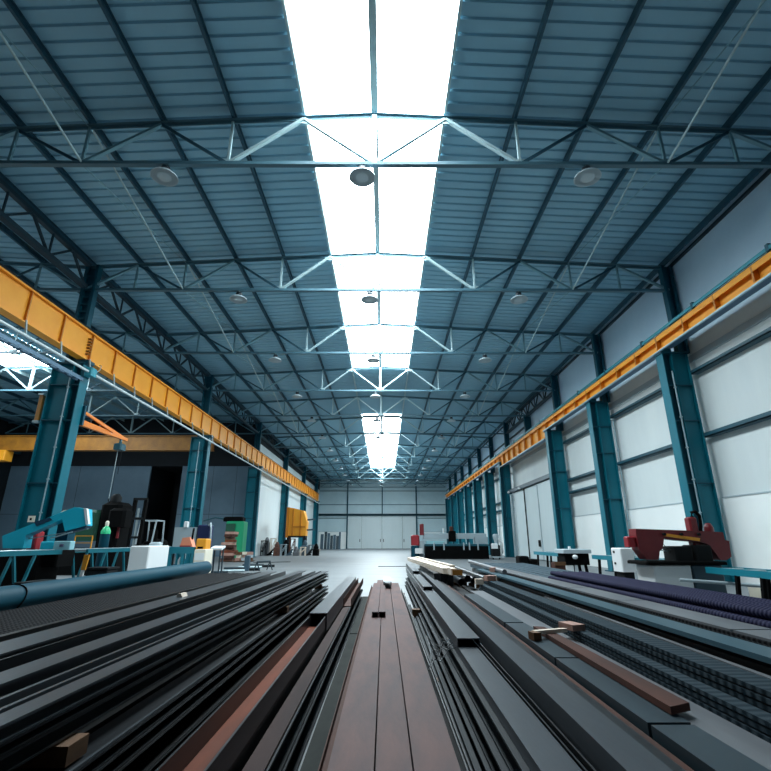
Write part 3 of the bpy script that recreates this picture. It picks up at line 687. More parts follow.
member('steel_beam', 'I', -2.36, 0.25, 0.435, 0.6, 0.3, 10.2, 'steel_grey', 'beam with the widest grey top flange in the left stack', 'beam', GU, xb=-2.40, zf=0.02)
o = MB().slab_xz([(-2.29, 0.611), (-2.22, 0.611), (-2.24, 0.65), (-2.275, 0.645)], 5.7, 5.85).build('timber_offcut', 'timber_pale'); tag(o, 'small pale offcut lying on the widest grey topped beam', 'offcut')
# ---- dark rebar rows and the teal pipe on the left
for y in (1.5, 5.0, 9.0): timber(-4.75, -2.62, y, y+0.12, 0, 0.1, 'timber bearer under the dark bars left of the stack, %s' % {1.5:'nearest the camera', 5.0:'middle', 9.0:'furthest'}[y])
GR = 'dark ribbed bars below the teal pipe'
n = 0
for row in range(5):
    for j in range(13-row//2 if row < 4 else 12):
        x = -4.05+0.088*j+0.02*(row % 2); z = 0.142+0.077*row
        if x > -2.93+0.0: continue
        if 0 < j < 11 and row < 4: continue
        o = MB().tube([(x, 0.5+0.02*((j*7+row*3) % 5), z), (x-0.03, 11.9+0.03*((j*5+row) % 7), z)], 0.042, 8).build('ribbed_bar', 'rebar_dark'); n += 1
        tag(o, 'dark ribbed steel bar in the flat bundle below the teal pipe', 'bar', GR)
for j in range(6):
    z = 0.11+0.07*j
    member('flat_bar', 'F', -2.90, 0.06, z, z+0.066, 0.5, 11.8, 'steel_black', 'black square bar in the pile beside the ribbed bars, %s from the floor' % ORD[j], 'bar', 'black square bars beside the ribbed bars')
b = MB().box(-3.94, -3.18, 0.6, 11.7, 0.10, 0.40).build('bar_bundle', 'rebar_dark'); tag(b, 'packed inner bars of the flat ribbed bundle below the teal pipe', 'bars', GR, 'stuff')
t = thing('large_pipe', (-4.35, 7, 0.4), 'large teal steel pipe lying on the left behind the ribbed bars', 'pipe')
MB().pipe((-4.35, 0.5, 0.54), (-4.42, 12.6, 0.575), 0.15, 0.06, 24).build('pipe_wall', 'pipe_teal', t)
b = MB(); b.tube([(-4.38+0.157*math.cos(a), 6.1+0.05*math.sin(2*a), 0.556+0.157*math.sin(a)) for a in [k*2*math.pi/24 for k in range(25)]], 0.008, 6, False); b.build('strap', 'black', t)
for y in (2.0, 10.5): timber(-4.6, -4.15, y, y+0.15, 0.1, 0.392 if y < 5 else 0.416, 'timber chock under the large teal pipe, %s end' % ('near' if y < 5 else 'far'))

# ---- right stack A: nested channels beside the gap
GA = 'nested channels right of the middle'
for i, (x, z0, z1, w_) in enumerate(((0.50, 0.005, 0.10, 'lowest'), (0.525, 0.102, 0.198, 'second from the floor'), (0.56, 0.20, 0.297, 'third from the floor'))):
    member('steel_channel', 'Cleft', x, 0.2, z0, z1, 0.3, 14.6, 'steel_side', 'dark channel in the stack right of the middle gap, %s' % w_, 'channel', GA, xb=x+0.08)
steps = [(0.595, 0.158, 0.30, 0.36, 0.3, 15.5, 'lowest grey web-up channel beside the gap, its near half bare'), (0.612, 0.19, 0.362, 0.425, 4.45, 15.6, 'second grey web-up channel, its open end nearest the camera'),
         (0.645, 0.15, 0.427, 0.485, 8.5, 15.7, 'third grey web-up channel, its open end halfway along the stack'), (0.66, 0.15, 0.487, 0.545, 11.7, 15.8, 'topmost grey web-up channel, its open end near the far timbers')]
for x, w, z0, z1, ya, yb, lab in steps:
    member('steel_channel', 'Cdown', x, w, z0, z1, ya, yb, 'steel_grey', lab, 'channel', GA, xb=x+0.07*(yb-ya)/15, t=0.01)
for i, x in enumerate((0.775, 0.81)):
    member('angle_bar', 'L', x, 0.03, 0.2, 0.345, 0.3, 14.8, 'steel_dark', '%s of two thin dark bars on edge between the right channels' % ('left' if i == 0 else 'right'), 'bar', GA, xb=x+0.1, t=0.008)
member('steel_beam', 'F', 0.765, 0.085, 0.005, 0.198, 0.4, 14.5, 'steel_black', 'black square section under the two thin bars on edge', 'bar', GA, xb=0.865)
for i in range(2):
    member('steel_beam', 'I', 0.86, 0.15, 0.005+0.148*i, 0.15+0.148*i, 0.3, 14.8, 'steel_black', 'black beam under the second grey channel strip, %s' % ('lower' if i == 0 else 'upper'), 'beam', GA, xb=0.99)
member('steel_channel', 'Cdown', 0.85, 0.165, 0.302, 0.42, 0.3, 15.2, 'steel_grey', 'wide grey web-up channel, second strip right of the gap', 'channel', GA, xb=1.0, t=0.01)
member('steel_channel', 'Cright', 1.045, 0.07, 0.302, 0.38, 0.5, 13.5, 'steel_dark', 'narrow dark channel right of the second grey strip', 'channel', GA, xb=1.2, t=0.008)
member('flat_bar', 'F', 1.13, 0.045, 0.30, 0.36, 0.6, 10.2, 'rust_brown', 'narrow rusty bar left of the blue plates', 'bar', GA, xb=1.24)
for i, x in enumerate((1.04, 1.28, 1.52)):
    member('steel_beam', 'I', x, 0.2, 0.005, 0.298, 0.4, 11, 'steel_black', 'black beam low under the blue and tan plates, %s from the left' % ORD[i], 'beam', 'black beams under the plates', xb=x+0.1)
# blue plates and tan plate
GP = 'plates on the right stack'
for i, (ya, yb) in enumerate(((0.8, 2.55), (2.58, 3.85), (3.88, 5.4), (5.45, 8.2))):
    member('steel_plate', 'F', 1.20+0.008*ya, 0.2, 0.30+0.0, 0.40, ya, yb, 'steel_blue', 'blue-grey steel plate piece in the row right of the rusty bar, %s from the camera' % ORD[i], 'plate', GP, xb=1.20+0.008*yb)
member('steel_plate', 'F', 1.42, 0.22, 0.30, 0.375, 0.8, 9.0, 'steel_pale', 'long tan-grey plate beside the blue plates', 'plate', GP, xb=1.5)
o = MB().hexa([(1.38,2.66,0.405),(1.52,2.74,0.40),(1.50,4.95,0.40),(1.40,4.95,0.405),(1.38,2.66,0.44),(1.52,2.74,0.435),(1.50,4.95,0.435),(1.40,4.95,0.44)]).build('timber_plank', 'rust_brown')
tag(o, 'weathered reddish brown plank lying on the right plates', 'plank')
o = MB().cbox((1.44, 4.6, 0.453), (0.34, 0.045, 0.03), 0.35).build('timber_batten', 'timber_pale'); tag(o, 'short pale batten lying across the brown plank', 'batten')
o = MB().cbox((1.68, 4.72, 0.475), (0.13, 0.2, 0.05), 0.3).build('timber_offcut', 'timber_pink'); tag(o, 'pinkish offcut at the end of the pale batten', 'offcut')
o = MB().cbox((1.28, 4.5, 0.435), (0.07, 0.1, 0.06), 0.2).build('timber_offcut', 'timber'); tag(o, 'small orange-brown wood chip left of the pale batten', 'offcut')
# stacks of flat bars
def pack(x, w, z0, n, th, gap, ya, yb, m, name, xb, grp):
    for i in range(n):
        z = z0+i*(th+gap)
        member('flat_bar', 'F', x+0.004*(i % 2), w, z, z+th, ya+0.03*(i % 3), yb+0.05*((i*2) % 3), m, '%s, %s from the bottom' % (name, ORD[i]), 'bar', grp, xb=xb)
        if i < n-1: member('flat_bar', 'F', x+0.02, w-0.04, z+th, z+th+gap, ya+0.05, yb, 'steel_black', 'thin black spacer strip in the %s, %s from the bottom' % (grp, ORD[i]), 'bar', grp+' spacers', xb=xb+0.02)
pack(1.655, 0.09, 0.30, 5, 0.022, 0.010, 0.8, 9.5, 'bar_teal', 'dark flat bar in the narrow pile beside the tan plate', 1.76, 'left pile of flat bars')
pack(1.87, 0.17, 0.30, 6, 0.024, 0.011, 0.8, 9.8, 'bar_teal', 'dark flat bar in the wider pile right of the narrow pile', 1.925, 'wider pile of flat bars')
for i, x in enumerate((1.66, 1.90, 2.15, 2.42, 2.70)):
    member('steel_beam', 'I', x, 0.2, 0.005, 0.298, 0.5, 10.3, 'steel_black', 'black beam low under the right bar piles, %s from the left' % ORD[i], 'beam', 'black beams under the bar piles', xb=x+0.04)
member('steel_channel', 'Cleft', 2.10, 0.10, 0.30, 0.47, 0.8, 10.6, 'steel_dark', 'dark channel on edge between the bar piles and the teal sheets', 'channel', xb=2.105)
member('flat_bar', 'F', 2.075, 0.04, 0.472, 0.492, 2.0, 7.0, 'steel_pale', 'thin pale strip lying askew left of the teal-grey strip', 'bar', xb=2.165)
for i in range(4):
    z = 0.30+0.07*i
    member('steel_sheet', 'F', 2.215 if i < 3 else 2.16, 0.155 if i < 3 else 0.21, z if i < 3 else 0.545, 0.366+0.07*i if i < 3 else 0.578, 1.0, 12.0, 'steel_black' if i < 3 else 'steel_teal', 'long black bar under the teal-grey strip, %s from the bottom' % ORD[i] if i < 3 else 'long teal-grey flat strip on the right stack', 'bar' if i < 3 else 'sheet')
for i in range(4):
    member('angle_bar', 'L', 2.385+0.05*i, 0.04, 0.30, 0.575-0.008*(i % 2), 1.0+0.05*i, 12.2, 'rebar_dark', 'narrow ribbed bar on edge right of the teal sheets, %s from the left' % ORD[i], 'bar', 'ribbed bars right of the teal sheets', t=0.012)
for i in range(2):
    member('steel_beam', 'I', 2.60, 0.27, 0.30+0.11*i, 0.405+0.11*i, 1.0, 12.4, 'steel_black', 'black beam under the pale plate strip, %s' % ('lower' if i == 0 else 'upper'), 'beam')
for i, (ya, yb) in enumerate(((0.8, 3.9), (3.93, 5.75), (5.78, 7.3), (7.33, 10.2), (10.23, 13.0))):
    member('steel_plate', 'F', 2.58, 0.32, 0.52, 0.575, ya, yb, 'steel_pale', 'pale grey plate in the long strip left of the purple bars, %s from the camera' % ORD[i], 'plate', 'pale plates left of the purple bars')
# purple ribbed bundle
for y in (2.6, 5.5, 8.4): timber(2.95, 4.0, y, y+0.14, 0, 0.12, 'timber bearer under the purple bar bundle, %s' % {2.6:'nearest', 5.5:'middle', 8.4:'furthest'}[y])
n = 0
for row in range(7):
    for j in range(9):
        x = 2.98+0.085*j+0.042*(row % 2); z = 0.165+0.08*row
        if not (row >= 4 or j == 0 or j == 8): continue
        if row == 6 and j in (0, 8): continue
        o = MB().tube([(x, 2.2+0.03*((j*3+row) % 5), z), (x-0.02, 9.0+0.05*((j*5+row) % 6), z)], 0.040, 8).build('ribbed_bar', 'rebar_purple')
        tag(o, 'long purple-grey ribbed bar in the thick bundle on the right', 'bar', 'purple ribbed bar bundle')
b = MB().box(3.10, 3.56, 2.35, 8.95, 0.12, 0.425).build('bar_bundle', 'rebar_purple'); tag(b, 'packed inner bars of the purple ribbed bundle', 'bars', 'purple ribbed bar bundle', 'stuff')
# far right: further stock behind the stacks
GF = 'stock beyond the right stack'
for i, (xa, xb, ya, yb, m) in enumerate(((1.28, 0.86, 10.6, 17.5, 'timber_pale'), (1.40, 0.98, 10.2, 17.3, 'timber_pale'), (1.52, 1.12, 11.3, 17.6, 'timber_pale'))):
    member('timber_beam', 'F', xa-0.06, 0.11, 0.55, 0.66+0.015*i, ya, yb, m, 'long pale timber beam on the far end of the right stack, %s from the left' % ORD[i], 'timber beam', 'pale timber beams on the right stack', xb=xb-0.06)
o = MB().cbox((1.46, 10.17, 0.6), (0.2, 0.03, 0.1), 0.05).build('timber_offcut', 'orange_dull'); tag(o, 'orange-brown wood end piece at the near end of the pale timber beams', 'offcut')
for i, x in enumerate((1.06, 1.2, 1.36)):
    member('steel_beam', 'F', x, 0.11, 0.37 if i == 0 else 0.30, 0.545, 10.9, 15.0, 'steel_dark', 'dark square section under the pale timber beams, %s from the left' % ORD[i], 'bar', GF, xb=x-0.02)
for i in range(4):
    x = 1.58+0.165*i; y = 8.2+0.45*i
    t = thing('square_tube', (x, y+2, 0.3), 'dark hollow tube with open end beyond the flat bar piles, %s from the left' % ORD[i], 'tube', 'dark tubes beyond the bar piles')
    MB().pipe((x, 10.5+0.2*(i % 3), 0.40+0.05*(i % 2)), (x, 15.5, 0.40+0.05*(i % 2)), 0.07, 0.12, 12).build('tube_wall', 'steel_dark', t)
    for yy in (11.2, 14.2): MB().box(x-0.06, x+0.06, yy, yy+0.1, 0.0, 0.33+0.05*(i % 2)).build('bearer', 'timber', t)
for i, (x, y, z, d) in enumerate(((1.72, 9.3, 0.5, 0.14), (1.96, 9.5, 0.545, 0.18), (2.18, 9.9, 0.52, 0.12), (2.30, 10.7, 0.625, 0.15))):
    o = MB().cbox((x, y, z), (d, d*0.8, 0.09), 0.3*i).build('timber_offcut', 'timber_pink' if i % 2 else 'timber_pale'); tag(o, 'pinkish wood offcut among the dark tube ends, %s from the left' % ORD[i], 'offcut', 'offcuts among the tube ends')
for i in range(8):
    x = 2.95+0.24*i
    member('steel_tube', 'F', x, 0.19, 0.30 if i > 3 else 0.33, 0.46, 10.2+0.1*(i % 3), 18.0, 'tube_grey', 'grey ribbed tube in the far layer behind the pale plates, %s from the left' % ORD[i], 'tube', 'grey tubes in the far right layer', xb=x+0.1)
    member('steel_tube', 'F', x+0.02, 0.16, 0.005, 0.295, 10.4, 17.8, 'steel_black', 'black section under the grey ribbed tubes, %s from the left' % ORD[i], 'bar', 'black sections under the grey tubes', xb=x+0.12)
o = MB().tube([(2.36, 10.0, 0.62), (2.35, 14.0, 0.66)], 0.05, 8).build('round_bar', 'steel_pale'); tag(o, 'pale round bar lying on the right stack behind the offcuts', 'bar')
timber(0.45, 0.62, 8.4, 8.55, 0.0, 0.15, 'orange-brown wood block in the gap right of the middle beams')
# loose binding wire in the gap
t = thing('binding_wire', (0.45, 4.8, 0.1), 'tangle of loose binding wire hanging in the gap right of the rusty beams', 'wire')
for i in range(6):
    p = [(0.36+0.02*i, 4.4+0.13*i, 0.2), (0.42, 4.5+0.15*i, 0.26+0.01*i), (0.48, 4.6+0.1*i, 0.22+0.02*(i % 3)), (0.56, 4.65+0.12*((i*3) % 5), 0.3), (0.6, 4.5+0.1*i, 0.345)]
    MB().tube(p, 0.004, 5).build('wire_strand', 'cable', t)

# ================================================================== MACHINES ON THE LEFT
def roller_table(name, x, ya, yb, z, label, m='table_left', w=0.5, legs=(), nroll=8, lm=None):
    t = thing(name, (x, (ya+yb)/2, 0), label, 'roller table')
    for s in (-1, 1): MB().box(x+s*w/2-0.03, x+s*w/2+0.03, ya, yb, z-0.1, z).build('side_rail', m, t)
    for i in range(nroll):
        y = ya+(i+0.5)*(yb-ya)/nroll
        MB().tube([(x-w/2+0.03, y, z-0.03), (x+w/2-0.03, y, z-0.03)], 0.04, 8).build('roller', 'galv', t)
    for y in legs:
        for s in (-1, 1):
            MB().bar((x+s*w/2, y-0.32, z-0.1), (x+s*w/2, y, 0.0), 0.05, 0.05, (1,0,0)).bar((x+s*w/2, y+0.32, z-0.1), (x+s*w/2, y, 0.0), 0.05, 0.05, (1,0,0)).build('leg', lm or m, t)
    return t
roller_table('roller_table', -8.0, 8.6, 12.1, 1.0, 'teal roller table feeding the tilted cyan band saw, near side', legs=(10.9,))
roller_table('roller_table', -8.0, 13.15, 18.6, 1.0, 'teal roller table on the far side of the cyan band saw', legs=(13.7, 15.3, 17.6), nroll=12)
t = thing('band_saw', (-8.3, 12.5, 0), 'cyan band saw with tilted bow on the left', 'band saw')
OFFY = 12.5
MB().slab_xz([(-9.44,1.32),(-9.36,1.03),(-8.86,1.03),(-8.87,1.33),(-8.35,1.57),(-8.05,1.72),(-7.92,1.43),(-7.42,1.565),(-7.50,1.965),(-7.80,2.01)], 12.35, 12.62).build('bow', 'saw_cyan', t)
MB().slab_xz([(-8.72,1.645),(-8.36,1.76),(-8.28,1.70),(-8.64,1.545)], 12.335, 12.36).build('bow_cover', 'saw_cyan_dark', t)
MB().slab_xz([(-7.55,1.985),(-7.475,1.97),(-7.36,1.60),(-7.42,1.585)], 12.33, 12.42).build('end_cap', 'machine_white', t)
MB().slab_xz([(-7.9,1.42),(-7.42,1.56),(-7.45,1.50),(-7.9,1.37)], 12.36, 12.6).build('wheel_guard', 'saw_cyan_dark', t)
MB().slab_xz([(-8.85,1.26),(-7.42,1.50),(-7.42,1.48),(-8.85,1.24)], 12.45, 12.47).build('blade', 'galv', t)
MB().slab_xz([(-8.22,1.28),(-7.72,1.43),(-7.72,1.40),(-8.22,1.25)], 12.32, 12.36).build('guide_arm', 'galv', t)
MB().chbox(-9.12, -8.9, 12.8, 13.1, 1.0, 1.44, 0.03).build('gearbox', 'saw_bright_red', t)
MB().chbox(-8.36, -8.0, 12.2, 12.5, 1.0, 1.19, 0.02).build('vice', 'saw_cyan', t)
MB().box(-8.32, -8.02, 12.65, 12.95, 1.0, 1.75).build('lift_cylinder_post', 'pipe_teal', t)
MB().chbox(-9.3, -8.3, 12.15, 13.0, 0.0, 1.0, 0.03).chbox(-8.3, -7.95, 12.3, 13.0, 0.6, 1.0, 0.03).build('base', 'black', t)
p_ = MB().chbox(-7.97, -7.57, 12.1, 12.3, 1.0, 1.2, 0.015).build('control_panel', 'panel_ltblue', t)
MB().lathe((-7.77, 12.11, 1.1), [(0.05, -0.03), (0.05, 0.03), (0, 0.035)], 12).build('knob', 'navy', p_)
b = MB()
for x in (-8.34, -7.88):
    b.bar((x, 13.5, 1.0), (x, 13.5, 1.33), 0.025)
b.bar((-8.34, 13.5, 1.33), (-7.88, 13.5, 1.33), 0.025); b.bar((-8.34, 13.5, 1.15), (-7.88, 13.5, 1.15), 0.02)
tag(b.build('guard_rail', 'amber'), 'small yellow guard rail behind the cyan saw', 'rail')
t = thing('marker_post', (-5.02, 8.5, 0), 'yellow and white marker board leaning behind the teal pipe', 'post')
MB().slab_xz([(-5.055,0.74),(-4.985,0.74),(-4.955,0.98),(-5.04,0.98)], 8.49, 8.52).build('yellow_board', 'amber', t)
MB().slab_xz([(-5.12,0.0),(-5.06,0.0),(-5.0,0.74),(-5.05,0.74)], 8.49, 8.52).build('white_stake', 'machine_white', t)
t = thing('gas_cylinder', (-9.5, 17, 0), 'green shouldered teal gas cylinder standing behind the left roller table', 'gas cylinder')
MB().lathe((-9.5, 17, 0.1), [(0.0, 0), (0.15, 0.0), (0.15, 1.32), (0.15, 1.33)], 18).build('body', 'pipe_teal', t)
MB().lathe((-9.5, 17, 1.43), [(0.151, 0), (0.145, 0.1), (0.1, 0.2), (0.05, 0.25), (0, 0.25)], 18).build('shoulder', 'cyl_green', t)
MB().lathe((-9.5, 17, 1.68), [(0.05, 0), (0.06, 0.05), (0.06, 0.14), (0.03, 0.18), (0, 0.18)], 12).build('valve_cap', 'cream', t)
MB().box(-9.72, -9.28, 16.8, 17.2, 0, 0.1).build('foot_tray', 'charcoal', t)
# dark milling machine behind
t = thing('milling_machine', (-10.4, 19.3, 0), 'tall black machine tool standing behind the gas cylinder', 'machine')
MB().chbox(-12.6, -9.95, 18.8, 20, 0.0, 0.95, 0.06).build('bed', 'black', t)
MB().chbox(-11.0, -10.2, 19.0, 20, 0.95, 2.65, 0.12).build('column', 'black', t)
MB().chbox(-12.6, -11.0, 19.0, 19.8, 1.2, 2.35, 0.1).build('cabinet', 'green_dark', t)
MB().chbox(-10.5, -9.85, 18.7, 19.4, 1.7, 2.4, 0.1).build('head', 'black', t)
MB().lathe((-10.6, 19.3, 2.65), [(0.2, 0), (0.2, 0.2), (0.1, 0.32), (0, 0.34)], 14).build('motor', 'charcoal', t)
MB().tube([(-10.1, 18.9, 1.7), (-10.1, 18.9, 1.3)], 0.05, 8).build('spindle', 'saw_red', t)
for i, (x, y, d, h, m, lab) in enumerate(((-8.9, 10.2, 0.7, 0.5, 'black', 'black bin on the floor under the near roller table'), (-6.9, 10.6, 0.8, 0.42, 'saw_cyan_dark', 'dark blue crate on the floor before the cyan saw'),
        (-6.8, 12.3, 0.5, 0.6, 'charcoal', 'charcoal box standing right of the cyan saw base'), (-9.6, 14.0, 0.8, 0.7, 'black', 'black cabinet at the foot of the nearest left column'))):
    t = thing('storage_bin', (x, y, 0), lab, 'bin')
    MB().chbox(x-d/2, x+d/2, y-d/2, y+d/2, 0, h-0.04, 0.02).build('body', m, t)
    MB().box(x-d/2-0.02, x+d/2+0.02, y-d/2-0.02, y+d/2+0.02, h-0.04, h).build('rim', 'charcoal', t)
# long white machine housing
t = thing('machine_cabinet', (-6.8, 15.1, 0), 'long white machine cabinet left of the teal workbench', 'cabinet')
MB().chbox(-7.02, -6.49, 13.9, 15.2, 0.06, 1.07, 0.025).build('body', 'machine_white', t)
MB().box(-6.98, -6.53, 13.95, 15.15, 0.0, 0.06).build('plinth', 'charcoal', t)
MB().chbox(-6.95, -6.65, 14.8, 15.1, 1.07, 1.17, 0.04).build('control_box', 'machine_grey', t)
# teal bench with tools
t = thing('workbench', (-6.2, 16.4, 0), 'teal steel workbench right of the long white cabinet', 'workbench')
MB().box(-6.85, -6.02, 16.0, 16.9, 0.95, 1.02).build('worktop', 'table_teal', t)
for x, y in ((-6.8, 16.06), (-6.4, 16.06), (-6.08, 16.06), (-6.8, 16.84), (-6.08, 16.84)): MB().box(x-0.05, x+0.05, y-0.05, y+0.05, 0, 0.95).build('leg', 'table_teal', t)
MB().box(-6.8, -6.06, 16.1, 16.8, 0.3, 0.33).build('shelf', 'table_dark', t)
MB().box(-6.8, -6.06, 16.0, 16.04, 0.82, 0.95).build('apron', 'table_teal', t)
tag(MB().lathe((-6.55, 16.3, 0.33), [(0.08, 0), (0.08, 0.3), (0.03, 0.38), (0, 0.38)], 12).build('bottle', 'machine_white'), 'white bottle on the shelf of the teal workbench', 'bottle')
t = thing('chop_saw', (-6.4, 16.4, 1.02), 'salmon orange wedge shaped tool on the teal workbench', 'tool')
MB().slab_xz([(-6.62,1.02),(-6.56,1.3),(-6.33,1.32),(-6.2,1.02)], 16.25, 16.55).build('body', 'salmon', t)
MB().box(-6.6, -6.25, 16.2, 16.6, 1.02, 1.06).build('base', 'saw_bright_red', t)
MB().bar((-6.3, 16.4, 1.25), (-6.28, 16.4, 1.6), 0.05).build('handle', 'black', t)
t = thing('grey_screen', (-7.0, 17.6, 0), 'grey rectangular screen panel behind the teal workbench', 'panel')
MB().box(-7.40, -6.62, 17.55, 17.6, 0.9, 1.66).build('panel_sheet', 'machine_grey', t)
for x in (-7.36, -6.66): MB().box(x-0.03, x+0.03, 17.6, 17.66, 0, 1.6).build('leg', 'charcoal', t)
MB().chbox(-7.08, -6.94, 17.5, 17.62, 1.66, 1.86, 0.02).build('bracket', 'machine_white', t)
t = thing('switch_cabinet', (-6.35, 17.7, 0), 'dark navy machine cabinet between the grey screen and the rusty stack', 'cabinet')
MB().chbox(-6.58, -6.14, 17.5, 17.9, 0.0, 1.74, 0.03).build('body', 'navy', t)
MB().tube([(-6.2, 17.5, 1.72), (-6.12, 17.45, 1.8), (-6.08, 17.45, 1.6), (-6.06, 17.45, 1.2)], 0.03, 8).build('hose', 'machine_grey', t)
t = thing('amber_box', (-5.82, 16.2, 0.95), 'bright amber box on top of the pale drawer unit', 'box')
MB().chbox(-5.98, -5.67, 15.95, 16.4, 0.95, 1.27, 0.02).build('body', 'amber', t)
MB().box(-5.92, -5.75, 15.93, 15.95, 0.97, 1.03).build('recess', 'black', t)
t = thing('drawer_unit', (-5.82, 16.3, 0), 'pale drawer unit at the right end of the teal workbench', 'cabinet')
MB().chbox(-5.99, -5.64, 15.9, 16.6, 0.0, 0.95, 0.015).build('body', 'cream', t)
for z in (0.1, 0.36, 0.62): MB().box(-5.96, -5.67, 15.885, 15.9, z, z+0.22).build('drawer', 'machine_white', t)
t = thing('tool_stand', (-5.82, 17.6, 0), 'small blue-grey stand with white top right of the drawer unit', 'stand')
MB().cbox((-5.82, 17.6, 0.97), (0.4, 0.4, 0.06), 0, 0.2).build('top', 'machine_white', t)
for x, y in ((-5.97, 17.45), (-5.67, 17.45), (-5.97, 17.75), (-5.67, 17.75)): MB().bar((x, y, 0), (x, y, 0.95), 0.045).build('leg', 'steel_blue', t)
# forklift
t = thing('forklift', (-10.9, 22.8, 0), 'dark forklift truck with tall mast at the left', 'forklift')
MB().chbox(-11.35, -10.4, 22.3, 23.8, 0.25, 1.05, 0.12).build('chassis', 'charcoal', t)
MB().chbox(-11.3, -10.45, 23.7, 24.4, 0.35, 1.3, 0.15).build('counterweight', 'black', t)
for x in (-11.27, -10.78): MB().bar((x, 22.0, 0.15), (x+0.02, 22.1, 3.05), 0.13, 0.16, (0,1,0)).build('mast_rail', 'black', t)
b = MB()
for z in (0.4, 1.3, 2.1, 2.95): b.box(-11.3, -10.72, 21.98, 22.1, z, z+0.1)
b.build('mast_crossbar', 'charcoal', t)
MB().tube([(-11.02, 22.05, 0.4), (-11.02, 22.05, 2.6)], 0.05, 8).build('lift_cylinder', 'galv', t)
b = MB()
for x in (-11.15, -10.45):
    b.bar((x, 22.5, 1.05), (x, 22.7, 2.1), 0.05); b.bar((x, 23.6, 1.05), (x, 23.5, 2.1), 0.05); b.bar((x, 22.7, 2.1), (x, 23.5, 2.1), 0.05)
for y in (22.7, 23.1, 23.5): b.bar((-11.15, y, 2.1), (-10.45, y, 2.1), 0.05)
b.build('overhead_guard', 'machine_grey', t)
MB().chbox(-11.0, -10.6, 22.9, 23.3, 1.05, 1.2, 0.04).chbox(-11.0, -10.6, 23.25, 23.4, 1.2, 1.7, 0.04).build('seat', 'black', t)
for x in (-11.35, -10.4):
    for y in (22.6, 23.9): MB().tube([(x-0.1, y, 0.3), (x+0.1, y, 0.3)], 0.3, 18).build('wheel', 'black', t)
for x in (-11.2, -10.85): MB().box(x-0.05, x+0.05, 20.9, 22.0, 0.08, 0.13).build('fork', 'charcoal', t)
# green machine
t = thing('green_machine', (-10.0, 33.4, 0), 'green painted machine behind the rusty stack', 'machine')
MB().chbox(-10.55, -9.35, 33, 34, 0, 2.45, 0.06).build('body', 'green_paint', t)
MB().chbox(-10.5, -9.9, 32.9, 33.02, 1.4, 2.3, 0.02).build('door', 'green_dark', t)
MB().chbox(-10.8, -9.5, 33.1, 33.9, 2.45, 2.75, 0.08).build('top_housing', 'black', t)
MB().tube([(-10.7, 33.3, 2.6), (-11.4, 33.3, 2.7), (-12.2, 33.4, 2.5)], 0.05, 8).build('hose', 'table_dark', t)
# rusty stack of scrap pieces: layered lumps, each one its own
rs = random.Random(3)
for i in range(11):
    z = 0.05+0.155*i; w = 0.72-0.02*i
    x = -9.55+rs.uniform(-0.08, 0.08); y = 31+rs.uniform(-0.1, 0.1)
    t = MB().cbox((x, y, z+0.07), (w*rs.uniform(0.9, 1.15), 0.8, 0.145), rs.uniform(-0.25, 0.25)).build('casting', ['rust_scrap', 'rust_brown', 'timber_pink', 'rust_orange'][i % 4])
    tag(t, 'rusty steel piece in the tall stack before the green machine, %s from floor' % ORD[i], 'steel piece', 'rusty stack by the green machine')
for i in range(9):
    x = -8.93+0.33*(i % 3)+rs.uniform(-0.02, 0.02); z = 0.1+0.17*(i//3)-0.04
    t = MB().cbox((x, 31+rs.uniform(-0.3, 0.3), z+0.08), (0.27, 0.42, 0.16), rs.uniform(-0.12, 0.12)).build('casting', ['timber_pink', 'machine_grey', 'timber', 'cream'][i % 4])
    tag(t, 'loose offcut in the low heap right of the rusty stack', 'offcut', 'low heap by the rusty stack')
t = thing('pallet', (-9.1, 31, 0), 'wooden pallet under the rusty stack and offcut heap', 'pallet')
MB().box(-9.95, -8.05, 30.4, 31.6, 0.04, 0.06).build('deck', 'timber', t)
for x in (-9.85, -9.0, -8.15): MB().box(x-0.05, x+0.05, 30.4, 31.6, 0, 0.04).build('runner', 'timber', t)
# trestle and pipe bits on the floor
t = thing('trestle', (-5.2, 21.8, 0), 'small blue-grey steel trestle on the floor past the left stack', 'trestle')
MB().bar((-5.36, 21.4, 0.36), (-5.0, 22.2, 0.36), 0.05).build('top_rail', 'steel_blue', t)
for x, y in ((-5.36, 21.4), (-5.0, 22.2)):
    MB().bar((x, y, 0.36), (x-0.12, y, 0), 0.04).bar((x, y, 0.36), (x+0.12, y, 0), 0.04).build('leg', 'steel_blue', t)
tag(MB().box(-5.9, -5.7, 21.4, 21.6, 0, 0.6).build('post', 'machine_blue'), 'short dark blue post beside the small steel trestle', 'post')
for i in range(7):
    x = -7.0+0.35*(i % 3); y = 19.4+0.95*i
    o = MB().tube([(x, y, 0.06), (x+1.0, y+0.2+0.1*(i % 3), 0.06)], 0.055, 8).build('pipe_offcut', ['steel_blue', 'galv', 'charcoal'][i % 3])
    tag(o, 'pipe offcut lying on the floor before the rusty stack, %s from the camera' % ORD[i], 'pipe', 'pipe offcuts on the floor')

